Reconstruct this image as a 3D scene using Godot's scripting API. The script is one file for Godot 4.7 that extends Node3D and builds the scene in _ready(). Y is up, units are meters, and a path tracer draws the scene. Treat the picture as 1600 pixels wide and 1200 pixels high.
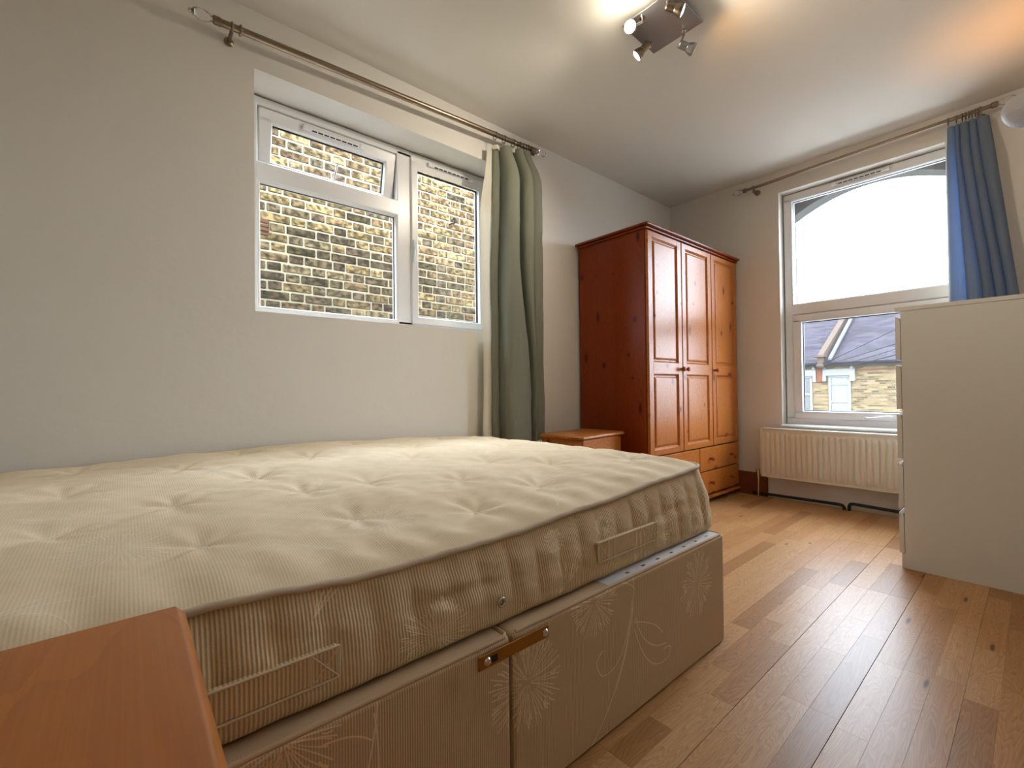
extends Node3D
# A bedroom: left wall is x = 0, far wall is z = 0, the camera stands near the back right corner.

const CEIL := 2.525
const RIGHT := 2.58
const BACK := 4.42

var rng := RandomNumberGenerator.new()
var used := {}
var M := {}


# ------------------------------------------------------------------ mesh builder
class Mb:
	var v := PackedVector3Array()
	var n := PackedVector3Array()
	var u := PackedVector2Array()
	var c := PackedColorArray()
	var tint := Color.WHITE
	var off := Vector2.ZERO

	func tri(a: Vector3, b: Vector3, d: Vector3, na: Vector3, nb: Vector3, nd: Vector3, ua: Vector2, ub: Vector2, ud: Vector2) -> void:
		if (b - a).cross(d - a).dot(na + nb + nd) > 0.0:
			v.append_array([a, d, b]); n.append_array([na, nd, nb]); u.append_array([ua + off, ud + off, ub + off])
		else:
			v.append_array([a, b, d]); n.append_array([na, nb, nd]); u.append_array([ua + off, ub + off, ud + off])
		c.append_array([tint, tint, tint])

	func quad(a: Vector3, b: Vector3, d: Vector3, e: Vector3, nrm: Vector3, ua := Vector2(0, 0), ub := Vector2(1, 0), ud := Vector2(1, 1), ue := Vector2(0, 1)) -> void:
		tri(a, b, d, nrm, nrm, nrm, ua, ub, ud)
		tri(a, d, e, nrm, nrm, nrm, ua, ud, ue)

	func puv(p: Vector3, axis: int, grain: int) -> Vector2:
		var a := (axis + 1) % 3
		var b := (axis + 2) % 3
		if grain == a:
			return Vector2(p[b], p[a])
		return Vector2(p[a], p[b])

	# box from lo to hi with its edges rounded off by r; the grain runs along one axis
	func box(lo: Vector3, hi: Vector3, r := 0.002, grain := 1) -> void:
		var ax := [Vector3.RIGHT, Vector3.UP, Vector3.BACK]
		var mid := (lo + hi) / 2.0
		var h := (hi - lo) / 2.0
		r = minf(r, minf(h.x, minf(h.y, h.z)) * 0.95)
		# corner point of the face across axis f, at the corner signs s
		var pt := func(f: int, s: Vector3) -> Vector3:
			var p := mid
			for k in 3:
				p[k] += s[k] * (h[k] if k == f else h[k] - r)
			return p
		for f in 3:
			var a := (f + 1) % 3
			var b := (f + 2) % 3
			for sg in [-1.0, 1.0]:
				var q := []
				for w in [[-1, -1], [1, -1], [1, 1], [-1, 1]]:
					var s := Vector3.ZERO
					s[f] = sg; s[a] = w[0]; s[b] = w[1]
					q.append(pt.call(f, s))
				quad(q[0], q[1], q[2], q[3], ax[f] * sg, puv(q[0], f, grain), puv(q[1], f, grain), puv(q[2], f, grain), puv(q[3], f, grain))
		if r <= 0.0:
			return
		for e in 3:  # edges that run along axis e
			var a := (e + 1) % 3
			var b := (e + 2) % 3
			for sa in [-1.0, 1.0]:
				for sb in [-1.0, 1.0]:
					var s0 := Vector3.ZERO
					s0[a] = sa; s0[b] = sb; s0[e] = -1
					var s1 := s0
					s1[e] = 1
					var p0: Vector3 = pt.call(a, s0)
					var p1: Vector3 = pt.call(a, s1)
					var p2: Vector3 = pt.call(b, s1)
					var p3: Vector3 = pt.call(b, s0)
					var na: Vector3 = ax[a] * sa
					var nb: Vector3 = ax[b] * sb
					var uu := [puv(p0, a, grain), puv(p1, a, grain), puv(p2, a, grain), puv(p3, a, grain)]
					tri(p0, p1, p2, na, na, nb, uu[0], uu[1], uu[2])
					tri(p0, p2, p3, na, nb, nb, uu[0], uu[2], uu[3])
		for sx in [-1.0, 1.0]:
			for sy in [-1.0, 1.0]:
				for sz in [-1.0, 1.0]:
					var s := Vector3(sx, sy, sz)
					var p0: Vector3 = pt.call(0, s)
					var p1: Vector3 = pt.call(1, s)
					var p2: Vector3 = pt.call(2, s)
					tri(p0, p1, p2, ax[0] * sx, ax[1] * sy, ax[2] * sz, puv(p0, 0, grain), puv(p1, 0, grain), puv(p2, 0, grain))

	# a smooth sheet: f(i, j) gives the point, i = 0..ni, j = 0..nj; out tells which side is the front
	func sheet(ni: int, nj: int, f: Callable, fuv: Callable, out: Vector3, sgn := 1.0) -> void:
		var p := []
		for i in ni + 1:
			var row := PackedVector3Array()
			for j in nj + 1:
				row.append(f.call(float(i) / ni, float(j) / nj))
			p.append(row)
		var nn := []
		var uvs := []
		for i in ni + 1:
			var row := PackedVector3Array()
			var urow := PackedVector2Array()
			for j in nj + 1:
				var di: Vector3 = p[mini(i + 1, ni)][j] - p[maxi(i - 1, 0)][j]
				var dj: Vector3 = p[i][mini(j + 1, nj)] - p[i][maxi(j - 1, 0)]
				var w := di.cross(dj).normalized()
				if out == Vector3.ZERO:
					w *= sgn
				elif w.dot(out) < 0.0:
					w = -w
				if w == Vector3.ZERO:
					w = out
				row.append(w)
				urow.append(fuv.call(float(i) / ni, float(j) / nj))
			nn.append(row)
			uvs.append(urow)
		for i in ni:
			for j in nj:
				tri(p[i][j], p[i + 1][j], p[i + 1][j + 1], nn[i][j], nn[i + 1][j], nn[i + 1][j + 1], uvs[i][j], uvs[i + 1][j], uvs[i + 1][j + 1])
				tri(p[i][j], p[i + 1][j + 1], p[i][j + 1], nn[i][j], nn[i + 1][j + 1], nn[i][j + 1], uvs[i][j], uvs[i + 1][j + 1], uvs[i][j + 1])

	# profile of (radius, height) turned round an axis
	func lathe(at: Vector3, axis: Vector3, prof: Array, seg := 20) -> void:
		var up := axis.normalized()
		var side := up.cross(Vector3.UP if absf(up.y) < 0.9 else Vector3.RIGHT).normalized()
		var fwd := up.cross(side)
		for k in prof.size() - 1:
			var r0: float = prof[k].x
			var r1: float = prof[k + 1].x
			var h0: float = prof[k].y
			var h1: float = prof[k + 1].y
			var sl := Vector2(h1 - h0, r0 - r1)  # normal in (radial, axial)
			if sl.length() < 1e-7:
				continue
			sl = sl.normalized()
			for s in seg:
				var a0 := TAU * s / seg
				var a1 := TAU * (s + 1) / seg
				var d0 := side * cos(a0) + fwd * sin(a0)
				var d1 := side * cos(a1) + fwd * sin(a1)
				var n0 := (d0 * sl.x + up * sl.y)
				var n1 := (d1 * sl.x + up * sl.y)
				var A := at + d0 * r0 + up * h0
				var B := at + d1 * r0 + up * h0
				var C := at + d1 * r1 + up * h1
				var D := at + d0 * r1 + up * h1
				var U0 := Vector2(float(s) / seg, h0)
				if r0 > 1e-6:
					tri(A, B, C, n0, n1, n1, U0, U0, U0)
				if r1 > 1e-6:
					tri(A, C, D, n0, n1, n0, U0, U0, U0)

	# tube of radius r through points
	func tube(pts: Array, r: float, seg := 10, caps := true) -> void:
		var rings := []
		var prev := Vector3.ZERO
		for i in pts.size():
			var d: Vector3 = (pts[mini(i + 1, pts.size() - 1)] - pts[maxi(i - 1, 0)]).normalized()
			var side := prev
			if side == Vector3.ZERO:
				side = d.cross(Vector3.UP if absf(d.y) < 0.9 else Vector3.RIGHT)
			side = (side - d * side.dot(d)).normalized()
			prev = side
			var fwd := d.cross(side)
			var ring := []
			for s in seg:
				ring.append(side * cos(TAU * s / seg) + fwd * sin(TAU * s / seg))
			rings.append(ring)
		for i in pts.size() - 1:
			for s in seg:
				var t := (s + 1) % seg
				var a0: Vector3 = rings[i][s]
				var a1: Vector3 = rings[i][t]
				var b0: Vector3 = rings[i + 1][s]
				var b1: Vector3 = rings[i + 1][t]
				var p: Vector3 = pts[i]
				var q: Vector3 = pts[i + 1]
				var uu := Vector2(float(s) / seg, p.length())
				tri(p + a0 * r, p + a1 * r, q + b1 * r, a0, a1, b1, uu, uu, uu)
				tri(p + a0 * r, q + b1 * r, q + b0 * r, a0, b1, b0, uu, uu, uu)
		if caps:
			for e in [0, pts.size() - 1]:
				var o: Vector3 = pts[e]
				var dn: Vector3 = (pts[e] - pts[1 if e == 0 else e - 1]).normalized()
				for s in seg:
					tri(o, o + rings[e][s] * r, o + rings[e][(s + 1) % seg] * r, dn, dn, dn, Vector2.ZERO, Vector2.ZERO, Vector2.ZERO)

	func torus(at: Vector3, axis: Vector3, R: float, r: float, seg := 20, sub := 8) -> void:
		var up := axis.normalized()
		var side := up.cross(Vector3.UP if absf(up.y) < 0.9 else Vector3.RIGHT).normalized()
		var fwd := up.cross(side)
		for s in seg:
			for t in sub:
				var P := []
				var N := []
				for w in [[s, t], [s + 1, t], [s + 1, t + 1], [s, t + 1]]:
					var a: float = TAU * w[0] / seg
					var b: float = TAU * w[1] / sub
					var d := side * cos(a) + fwd * sin(a)
					var nn := d * cos(b) + up * sin(b)
					P.append(at + d * R + nn * r)
					N.append(nn)
				tri(P[0], P[1], P[2], N[0], N[1], N[2], Vector2.ZERO, Vector2.ZERO, Vector2.ZERO)
				tri(P[0], P[2], P[3], N[0], N[2], N[3], Vector2.ZERO, Vector2.ZERO, Vector2.ZERO)

	# flat polygon in a plane pushed along dir by depth (convex or ear-clipped)
	func extrude(poly: PackedVector2Array, o: Vector3, ex: Vector3, ey: Vector3, depth: float) -> void:
		var dir := ex.cross(ey).normalized()
		var idx := Geometry2D.triangulate_polygon(poly)
		var P := func(k: int, d: float) -> Vector3:
			return o + ex * poly[k].x + ey * poly[k].y + dir * d
		for t in range(0, idx.size(), 3):
			for d in [0.0, depth]:
				var nn := dir * (1.0 if d == maxf(depth, 0.0) else -1.0)
				tri(P.call(idx[t], d), P.call(idx[t + 1], d), P.call(idx[t + 2], d), nn, nn, nn, poly[idx[t]], poly[idx[t + 1]], poly[idx[t + 2]])
		var area := 0.0
		for k in poly.size():
			area += poly[k].cross(poly[(k + 1) % poly.size()])
		for k in poly.size():
			var e := poly[(k + 1) % poly.size()] - poly[k]
			var o2 := Vector2(e.y, -e.x).normalized() * signf(area)
			var nn := ex * o2.x + ey * o2.y
			quad(P.call(k, 0.0), P.call((k + 1) % poly.size(), 0.0), P.call((k + 1) % poly.size(), depth), P.call(k, depth), nn, poly[k], poly[(k + 1) % poly.size()], poly[(k + 1) % poly.size()] + Vector2(0, depth), poly[k] + Vector2(0, depth))

	func mesh(shift: Vector3) -> ArrayMesh:
		var vv := v.duplicate()
		for k in vv.size():
			vv[k] -= shift
		var nn := n.duplicate()
		for k in nn.size():
			nn[k] = nn[k].normalized()
		var a := []
		a.resize(Mesh.ARRAY_MAX)
		a[Mesh.ARRAY_VERTEX] = vv
		a[Mesh.ARRAY_NORMAL] = nn
		a[Mesh.ARRAY_TEX_UV] = u
		a[Mesh.ARRAY_COLOR] = c
		var m := ArrayMesh.new()
		m.add_surface_from_arrays(Mesh.PRIMITIVE_TRIANGLES, a)
		return m


# ------------------------------------------------------------------ things, parts, names
func numbered(called: String) -> String:
	if not used.has(called):
		used[called] = 0
		return called
	used[called] += 1
	return "%s_%03d" % [called, used[called]]

func origin(o: Node) -> Vector3:
	return o.position + origin(o.get_parent()) if o != self and o is Node3D else Vector3.ZERO

func tag(o: Node, label: String, category: String, group := "") -> Node:
	o.set_meta("label", label)
	o.set_meta("category", category)
	if group:
		o.set_meta("group", group)
	return o

func thing(called: String, label: String, category: String, at: Vector3, group := "") -> Node3D:
	var o := Node3D.new()
	o.name = numbered(called)
	add_child(o)
	o.position = at
	return tag(o, label, category, group)

# commits a builder whose points are in the room's coordinates as one named mesh
func obj(called: String, b: Mb, mat: Material, parent: Node = null) -> MeshInstance3D:
	var o := MeshInstance3D.new()
	var p: Node = parent if parent else self
	o.name = numbered(called) if p == self else called
	o.mesh = b.mesh(origin(p))
	o.mesh.surface_set_material(0, mat)
	p.add_child(o, true)
	return o

func structure(o: Node) -> Node:
	o.set_meta("kind", "structure")
	return o

func bxm(lo: Vector3, hi: Vector3, r := 0.002, grain := 1) -> Mb:
	var b := Mb.new()
	b.off = Vector2(rng.randf(), rng.randf()) * 3.0
	b.box(lo, hi, r, grain)
	return b


# ------------------------------------------------------------------ materials
func mat(col: Color, rough := 0.6, metal := 0.0) -> StandardMaterial3D:
	var m := StandardMaterial3D.new()
	m.albedo_color = col
	m.roughness = rough
	m.metallic = metal
	return m

func tex(w: int, h: int, bytes: PackedByteArray) -> ImageTexture:
	return ImageTexture.create_from_image(Image.create_from_data(w, h, false, Image.FORMAT_RGB8, bytes))

func grey(w: int, h: int, f: PackedFloat32Array) -> ImageTexture:
	var b := PackedByteArray()
	b.resize(w * h * 3)
	for k in w * h:
		var t := int(clampf(f[k], 0.0, 1.0) * 255.0)
		b[k * 3] = t; b[k * 3 + 1] = t; b[k * 3 + 2] = t
	return tex(w, h, b)

func noise_tex(freq: float, size := 256, seed_ := 1, octaves := 4) -> NoiseTexture2D:
	var t := NoiseTexture2D.new()
	t.width = size; t.height = size
	t.seamless = true
	var f := FastNoiseLite.new()
	f.seed = seed_
	f.frequency = freq
	f.fractal_octaves = octaves
	t.noise = f
	return t

# wood: grain along v; knots is how many in the tile
func wood_tex(w: int, h: int, dark: Color, light: Color, knots: int, knotc: Color, rings: float, seed_: int) -> ImageTexture:
	var f := FastNoiseLite.new()
	f.seed = seed_
	f.frequency = 1.0
	f.fractal_octaves = 3
	var r := RandomNumberGenerator.new()
	r.seed = seed_
	var K := []
	for k in knots:
		K.append([r.randf() * w, r.randf() * h, r.randf_range(0.009, 0.022) * w, r.randf_range(1.3, 3.0)])
	var b := PackedByteArray()
	b.resize(w * h * 3)
	for y in h:
		var ky := []
		for q in K:
			var dy := absf(y - q[1])
			dy = minf(dy, h - dy)
			if dy < q[2] * 7.0:
				ky.append([q[0], dy, q[2], q[3]])
		var cy := cos(TAU * y / h) * 0.5
		var sy := sin(TAU * y / h) * 0.5
		for x in w:
			var xx := float(x)
			var kn := 0.0
			for q in ky:
				var dx: float = absf(xx - q[0])
				dx = minf(dx, w - dx)
				var d: float = sqrt(dx * dx + q[1] * q[1] / (q[3] * q[3])) / q[2]
				if d < 4.0:
					kn = maxf(kn, 1.0 / (1.0 + pow(d, 5.0)))
					xx += signf(xx - q[0]) * -q[2] * 1.2 * exp(-d * d * 0.3)
			var a := TAU * xx / w
			var warp := f.get_noise_3d(cos(a) * 0.9 + 3.0, sin(a) * 0.9 + cy, sy)
			var g := fmod(warp * rings + 10.0, 1.0)
			g = pow(g, 1.6)
			var fine := f.get_noise_3d(cos(a) * 26.0, sin(a) * 26.0, cy * 3.0 + sy * 2.0) * 0.5 + 0.5
			var t := clampf(0.35 + 0.35 * g + 0.5 * (fine - 0.5), 0.0, 1.0)
			var col := dark.lerp(light, 1.0 - t)
			col = col.lerp(knotc, clampf(kn, 0.0, 1.0) * 0.9)
			var at := (y * w + x) * 3
			b[at] = int(clampf(col.r, 0, 1) * 255.0)
			b[at + 1] = int(clampf(col.g, 0, 1) * 255.0)
			b[at + 2] = int(clampf(col.b, 0, 1) * 255.0)
	return tex(w, h, b)

func dab(f: PackedFloat32Array, w: int, h: int, x: float, y: float, r: float, a: float) -> void:
	for yy in range(int(y - r - 1), int(y + r + 2)):
		for xx in range(int(x - r - 1), int(x + r + 2)):
			var d := Vector2(xx - x, yy - y).length()
			var t := clampf(r + 0.5 - d, 0.0, 1.0) * a
			if t > 0.0 and yy >= 0 and yy < h:
				var k := yy * w + posmod(xx, w)
				f[k] = maxf(f[k], t)

func stroke(f: PackedFloat32Array, w: int, h: int, p0: Vector2, p1: Vector2, p2: Vector2, r0: float, r1: float, a: float) -> void:
	var L := p0.distance_to(p1) + p1.distance_to(p2)
	var steps := int(L) + 2
	for k in steps + 1:
		var t := float(k) / steps
		var p := p0.lerp(p1, t).lerp(p1.lerp(p2, t), t)
		dab(f, w, h, p.x, p.y, lerpf(r0, r1, t), a)

# a firework flower of many fine petals
func flower(f: PackedFloat32Array, w: int, h: int, at: Vector2, rad: float, a: float, r: RandomNumberGenerator, thick := 1.0) -> void:
	for k in 46:
		var an := TAU * k / 46.0 + r.randf_range(-0.05, 0.05)
		var d := Vector2(cos(an), sin(an))
		var s := rad * r.randf_range(0.05, 0.3)
		var e := rad * r.randf_range(0.72, 1.05)
		stroke(f, w, h, at + d * s, at + d * (s + e) * 0.5 + d.orthogonal() * rad * r.randf_range(-0.05, 0.05), at + d * e, thick * 0.5, thick, a)
	for k in 22:
		var an := r.randf() * TAU
		var d := Vector2(cos(an), sin(an))
		var e := rad * r.randf_range(0.75, 1.0)
		stroke(f, w, h, at + d * e * 0.8, at + d * e * 0.9 + d.orthogonal() * rad * 0.04, at + d * e, thick, thick * 1.4, a)

func fabric(base: Color, deco: Color, w: int, h: int, f: PackedFloat32Array, rib: float, ribdepth: float) -> Array:
	var b := PackedByteArray()
	b.resize(w * h * 3)
	var bump := PackedFloat32Array()
	bump.resize(w * h)
	for y in h:
		for x in w:
			var k := y * w + x
			var q := 0.5 + 0.5 * sin(TAU * x / rib)
			var n := rng.randf()
			var col := base.lerp(deco, f[k]) * (1.0 - ribdepth * (1.0 - q) * (1.0 - f[k]) - 0.05 * n)
			b[k * 3] = int(clampf(col.r, 0, 1) * 255.0)
			b[k * 3 + 1] = int(clampf(col.g, 0, 1) * 255.0)
			b[k * 3 + 2] = int(clampf(col.b, 0, 1) * 255.0)
			bump[k] = lerpf(q * 0.6, 0.85, f[k]) + 0.1 * n
	return [tex(w, h, b), grey(w, h, bump)]

func relief(m: StandardMaterial3D, t: Texture2D, cm: float) -> void:
	m.heightmap_enabled = true
	m.heightmap_texture = t
	m.heightmap_scale = cm

func tri_world(m: StandardMaterial3D, s: float) -> StandardMaterial3D:
	m.uv1_triplanar = true
	m.uv1_world_triplanar = true
	m.uv1_scale = Vector3.ONE * s
	return m

func make_materials() -> void:
	M.wall = tri_world(mat(Color(0.87, 0.85, 0.815), 0.75), 3.0)
	relief(M.wall, noise_tex(0.02, 256, 3, 5), 0.06)
	M.ceiling = tri_world(mat(Color(0.87, 0.845, 0.80), 0.8), 3.0)
	relief(M.ceiling, noise_tex(0.02, 256, 5, 5), 0.05)
	M.upvc = mat(Color(0.9, 0.9, 0.9), 0.3)
	M.gasket = mat(Color(0.06, 0.06, 0.07), 0.5)
	M.slot = mat(Color(0.12, 0.12, 0.13), 0.6)
	M.glass = mat(Color(1, 1, 1, 0.03), 0.0)
	M.glass.transparency = BaseMaterial3D.TRANSPARENCY_ALPHA
	M.far_glass = mat(Color(1, 1, 1, 0.03), 0.0)
	M.far_glass.transparency = BaseMaterial3D.TRANSPARENCY_ALPHA
	M.far_glass.metallic_specular = 0.12
	M.crystal = mat(Color(1, 1, 1, 0.02), 0.02)
	M.crystal.refraction_enabled = true
	M.crystal.refraction_scale = 0.05
	M.steel = mat(Color(0.56, 0.50, 0.43), 0.32, 1.0)
	M.chrome = mat(Color(0.8, 0.79, 0.77), 0.15, 1.0)
	M.brass = mat(Color(0.62, 0.42, 0.16), 0.4, 0.6)
	M.dark_metal = mat(Color(0.60, 0.60, 0.60), 0.35, 0.6)
	M.pipe = mat(Color(0.09, 0.06, 0.05), 0.5)
	M.radiator = mat(Color(0.88, 0.85, 0.78), 0.35)
	M.white_paint = mat(Color(0.86, 0.85, 0.82), 0.4)
	M.bowl = mat(Color(0.62, 0.62, 0.63), 0.6)
	# pine
	var pine := wood_tex(512, 1024, Color(0.60, 0.33, 0.125), Color(0.80, 0.53, 0.265), 8, Color(0.34, 0.15, 0.055), 7.0, 11)
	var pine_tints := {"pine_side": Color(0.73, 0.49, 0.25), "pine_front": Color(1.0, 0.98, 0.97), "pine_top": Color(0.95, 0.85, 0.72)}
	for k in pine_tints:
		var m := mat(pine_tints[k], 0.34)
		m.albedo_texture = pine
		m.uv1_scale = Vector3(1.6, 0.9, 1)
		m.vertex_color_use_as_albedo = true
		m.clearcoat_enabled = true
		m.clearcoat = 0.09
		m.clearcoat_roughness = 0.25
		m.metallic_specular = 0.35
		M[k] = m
	var clear := wood_tex(512, 1024, Color(0.68, 0.41, 0.18), Color(0.79, 0.52, 0.26), 1, Color(0.5, 0.28, 0.12), 1.6, 29)
	M.pine_clear = mat(Color(1.0, 0.95, 0.80), 0.45)
	M.pine_clear.albedo_texture = clear
	M.pine_clear.uv1_scale = Vector3(2.0, 0.8, 1)
	M.pine_clear.vertex_color_use_as_albedo = true
	M.skirting = mat(Color(0.62, 0.52, 0.42), 0.4)
	M.skirting.albedo_texture = clear
	# oak
	M.oak = mat(Color(1, 1, 1), 0.36)
	M.oak.metallic_specular = 0.37
	M.oak.albedo_texture = wood_tex(512, 1024, Color(0.61, 0.435, 0.27), Color(0.84, 0.675, 0.475), 3, Color(0.34, 0.21, 0.11), 9.0, 47)
	M.oak.uv1_scale = Vector3(2.6, 0.55, 1)
	M.oak.vertex_color_use_as_albedo = true
	relief(M.oak, M.oak.albedo_texture, 0.02)
	M.dark_gap = mat(Color(0.10, 0.06, 0.035), 0.8)
	# curtain
	var weave := noise_tex(0.06, 256, 8, 3)
	M.curtain = mat(Color(0.47, 0.475, 0.415), 0.95)
	M.curtain.uv1_scale = Vector3(6, 6, 1)
	relief(M.curtain, weave, 0.08)
	M.curtain.backlight_enabled = true
	M.curtain.backlight = Color(0.16, 0.18, 0.16)
	M.curtain_far = mat(Color(0.50, 0.53, 0.48), 0.95)
	M.curtain_far.uv1_scale = Vector3(6, 6, 1)
	relief(M.curtain_far, weave, 0.08)
	M.curtain_far.backlight_enabled = true
	M.curtain_far.backlight = Color(0.66, 0.78, 0.98)
	M.lining = mat(Color(0.84, 0.82, 0.76), 0.9)
	M.lining.backlight_enabled = true
	M.lining.backlight = Color(0.5, 0.5, 0.48)
	# bed fabrics
	var r := RandomNumberGenerator.new()
	r.seed = 5
	var f := PackedFloat32Array()
	f.resize(1024 * 1024)
	for q in [[150, 180], [620, 120], [400, 520], [880, 600], [180, 840], [690, 900]]:
		flower(f, 1024, 1024, Vector2(q[0], q[1]), 88.0, 0.9, r, 0.9)
	for q in [[300, 300, 90], [760, 360, -70], [60, 560, 60], [520, 760, -90], [940, 860, 50]]:
		for s in 3:
			var p := Vector2(q[0], q[1])
			stroke(f, 1024, 1024, p, p + Vector2(q[2], -60 - 30 * s), p + Vector2(q[2] * (1.4 + s * 0.3), 20 - 60 * s), 1.2, 0.6, 0.8)
	var t := fabric(Color(0.965, 0.885, 0.745), Color(0.99, 0.95, 0.87), 1024, 1024, f, 5.12, 0.015)
	M.ticking = mat(Color(1, 1, 1), 0.85)
	M.ticking.albedo_texture = t[0]
	relief(M.ticking, t[1], 0.03)
	M.ticking.rim_enabled = true
	M.ticking.rim = 0.15
	f = PackedFloat32Array()
	f.resize(2048 * 256)
	# border of the mattress: u = (z - 2.2) / 1.95 m, v down from the piping over 0.25 m
	for q in [[3.383, 0.17, 0.085], [2.60, 0.15, 0.05], [2.385, 0.15, 0.05], [3.85, 0.15, 0.08], [2.86, 0.06, 0.03], [3.04, 0.05, 0.035]]:
		flower(f, 2048, 256, Vector2((q[0] - 2.2) / 1.95 * 2048, q[1] / 0.25 * 256), q[2] * 1030.0, 0.75, r, 0.9)
	for q in [[3.05, 0.21, 0.02], [2.32, 0.19, 0.02], [3.6, 0.05, 0.04], [2.75, 0.22, 0.02]]:
		for s in 4:
			var p := Vector2((q[0] - 2.2) / 1.95 * 2048, q[1] * 1024)
			stroke(f, 2048, 256, p, p + Vector2(-20.0 - 12 * s, -60), p + Vector2(-8.0 - 24 * s, -110 + 14 * s), 1.0, 1.4, 0.7)
	t = fabric(Color(0.93, 0.82, 0.64), Color(1.0, 0.95, 0.82), 2048, 256, f, 6.4, 0.22)
	M.border = mat(Color(1, 1, 1), 0.8)
	M.border.albedo_texture = t[0]
	relief(M.border, t[1], 0.12)
	f = PackedFloat32Array()
	f.resize(2048 * 400)
	# side of the divan: u = (z - 2.27) / 1.9 m, v down from the top over 0.37 m
	var du := func(z: float, y: float) -> Vector2:
		return Vector2((z - 2.27) / 1.9 * 2048.0, (0.365 - y) / 0.37 * 400.0)
	for q in [[2.46, 0.245, 0.10], [3.185, 0.245, 0.105], [2.964, 0.345, 0.085], [3.66, 0.36, 0.09], [3.9, 0.2, 0.1]]:
		flower(f, 2048, 400, du.call(q[0], q[1]), q[2] * 1078.0, 0.85, r, 1.5)
	for q in [[2.803, 0.365, 2.80, 0.22, 2.885, 0.10], [2.812, 0.30, 2.83, 0.16, 2.92, 0.06], [2.795, 0.25, 2.76, 0.14, 2.645, 0.128], [2.80, 0.22, 2.74, 0.06, 2.636, 0.085],
		[2.636, 0.085, 2.60, 0.12, 2.66, 0.115], [2.80, 0.24, 2.70, 0.21, 2.665, 0.165], [2.82, 0.26, 2.86, 0.13, 2.94, 0.155], [2.94, 0.155, 2.98, 0.2, 2.935, 0.215],
		[2.80, 0.33, 2.83, 0.36, 2.88, 0.362], [2.806, 0.28, 2.85, 0.10, 2.99, 0.0], [3.519, 0.355, 3.53, 0.22, 3.62, 0.02], [3.525, 0.34, 3.50, 0.2, 3.56, 0.0], [3.53, 0.30, 3.56, 0.33, 3.61, 0.33]]:
		stroke(f, 2048, 400, du.call(q[0], q[1]), du.call(q[2], q[3]), du.call(q[4], q[5]), 1.6, 1.8, 0.85)
	t = fabric(Color(0.87, 0.755, 0.595), Color(0.96, 0.88, 0.74), 2048, 400, f, 5.0, 0.16)
	M.divan = mat(Color(1, 1, 1), 0.7)
	M.divan.albedo_texture = t[0]
	relief(M.divan, t[1], 0.08)
	M.piping = mat(Color(0.80, 0.73, 0.63), 0.8)
	M.cord = mat(Color(0.86, 0.80, 0.68), 0.8)
	M.divan_top = mat(Color(0.83, 0.83, 0.84), 0.7)
	M.divan_plain = mat(Color(0.76, 0.66, 0.53), 0.8)
	M.tuft = mat(Color(0.93, 0.91, 0.86), 0.9)
	# outside
	M.brick = mat(Color(1, 1, 1), 0.95)
	M.brick.albedo_texture = brick_face()
	M.brick.vertex_color_use_as_albedo = true
	M.brick.uv1_scale = Vector3(2.3, 2.3, 1)
	relief(M.brick, M.brick.albedo_texture, 0.5)
	M.mortar = tri_world(mat(Color(0.50, 0.47, 0.39), 0.95), 5.0)
	relief(M.mortar, noise_tex(0.05, 256, 14, 4), 0.3)
	M.house_brick = mat(Color(1, 1, 1), 0.9)
	M.house_brick.albedo_texture = courses(Color(0.30, 0.255, 0.185), 0.16, Color(0.33, 0.305, 0.25), 2, 21)
	M.house_brick.uv1_scale = Vector3(0.555, 0.833, 1)
	M.red_brick = mat(Color(0.31, 0.19, 0.145), 0.9)
	M.slate = mat(Color(1, 1, 1), 0.7)
	M.slate.albedo_texture = courses(Color(0.165, 0.155, 0.177), 0.10, Color(0.115, 0.107, 0.124), 1, 33)
	M.slate.uv1_scale = Vector3(0.3125, 0.357, 1)
	M.stucco = mat(Color(0.36, 0.355, 0.345), 0.8)
	M.coping = tri_world(mat(Color(0.25, 0.215, 0.19), 0.9), 2.0)
	relief(M.coping, noise_tex(0.04, 256, 19, 4), 1.0)
	M.gutter = mat(Color(0.09, 0.095, 0.11), 0.6)
	M.dark_room = mat(Color(0.075, 0.08, 0.085), 0.9)
	M.dark_room.metallic_specular = 0.0
	M.net = mat(Color(0.25, 0.295, 0.31), 0.8)
	M.lead = mat(Color(0.26, 0.265, 0.275), 0.6)
	M.asphalt = tri_world(mat(Color(0.50, 0.50, 0.49), 0.95), 1.0)
	M.vent_brown = mat(Color(0.26, 0.17, 0.13), 0.8)
	for k in ["brick", "mortar", "house_brick", "red_brick", "slate", "stucco", "coping", "lead", "net", "gutter", "vent_brown", "asphalt"]:
		M[k].metallic_specular = 0.08  # weathered, dull surfaces

func brick_face() -> ImageTexture:
	var f := FastNoiseLite.new()
	f.seed = 77
	f.frequency = 0.05
	f.fractal_octaves = 4
	var b := PackedByteArray()
	b.resize(256 * 256 * 3)
	for y in 256:
		for x in 256:
			var a := f.get_noise_3d(30.0 * cos(TAU * x / 256.0), 30.0 * sin(TAU * x / 256.0), y * 0.6) + 0.5
			var g := clampf(0.62 + 0.7 * (a - 0.5) + 0.2 * rng.randf(), 0.15, 1.0)
			var k := (y * 256 + x) * 3
			b[k] = int(g * 255.0); b[k + 1] = int(g * 250.0); b[k + 2] = int(g * 240.0)
	return tex(256, 256, b)

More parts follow.
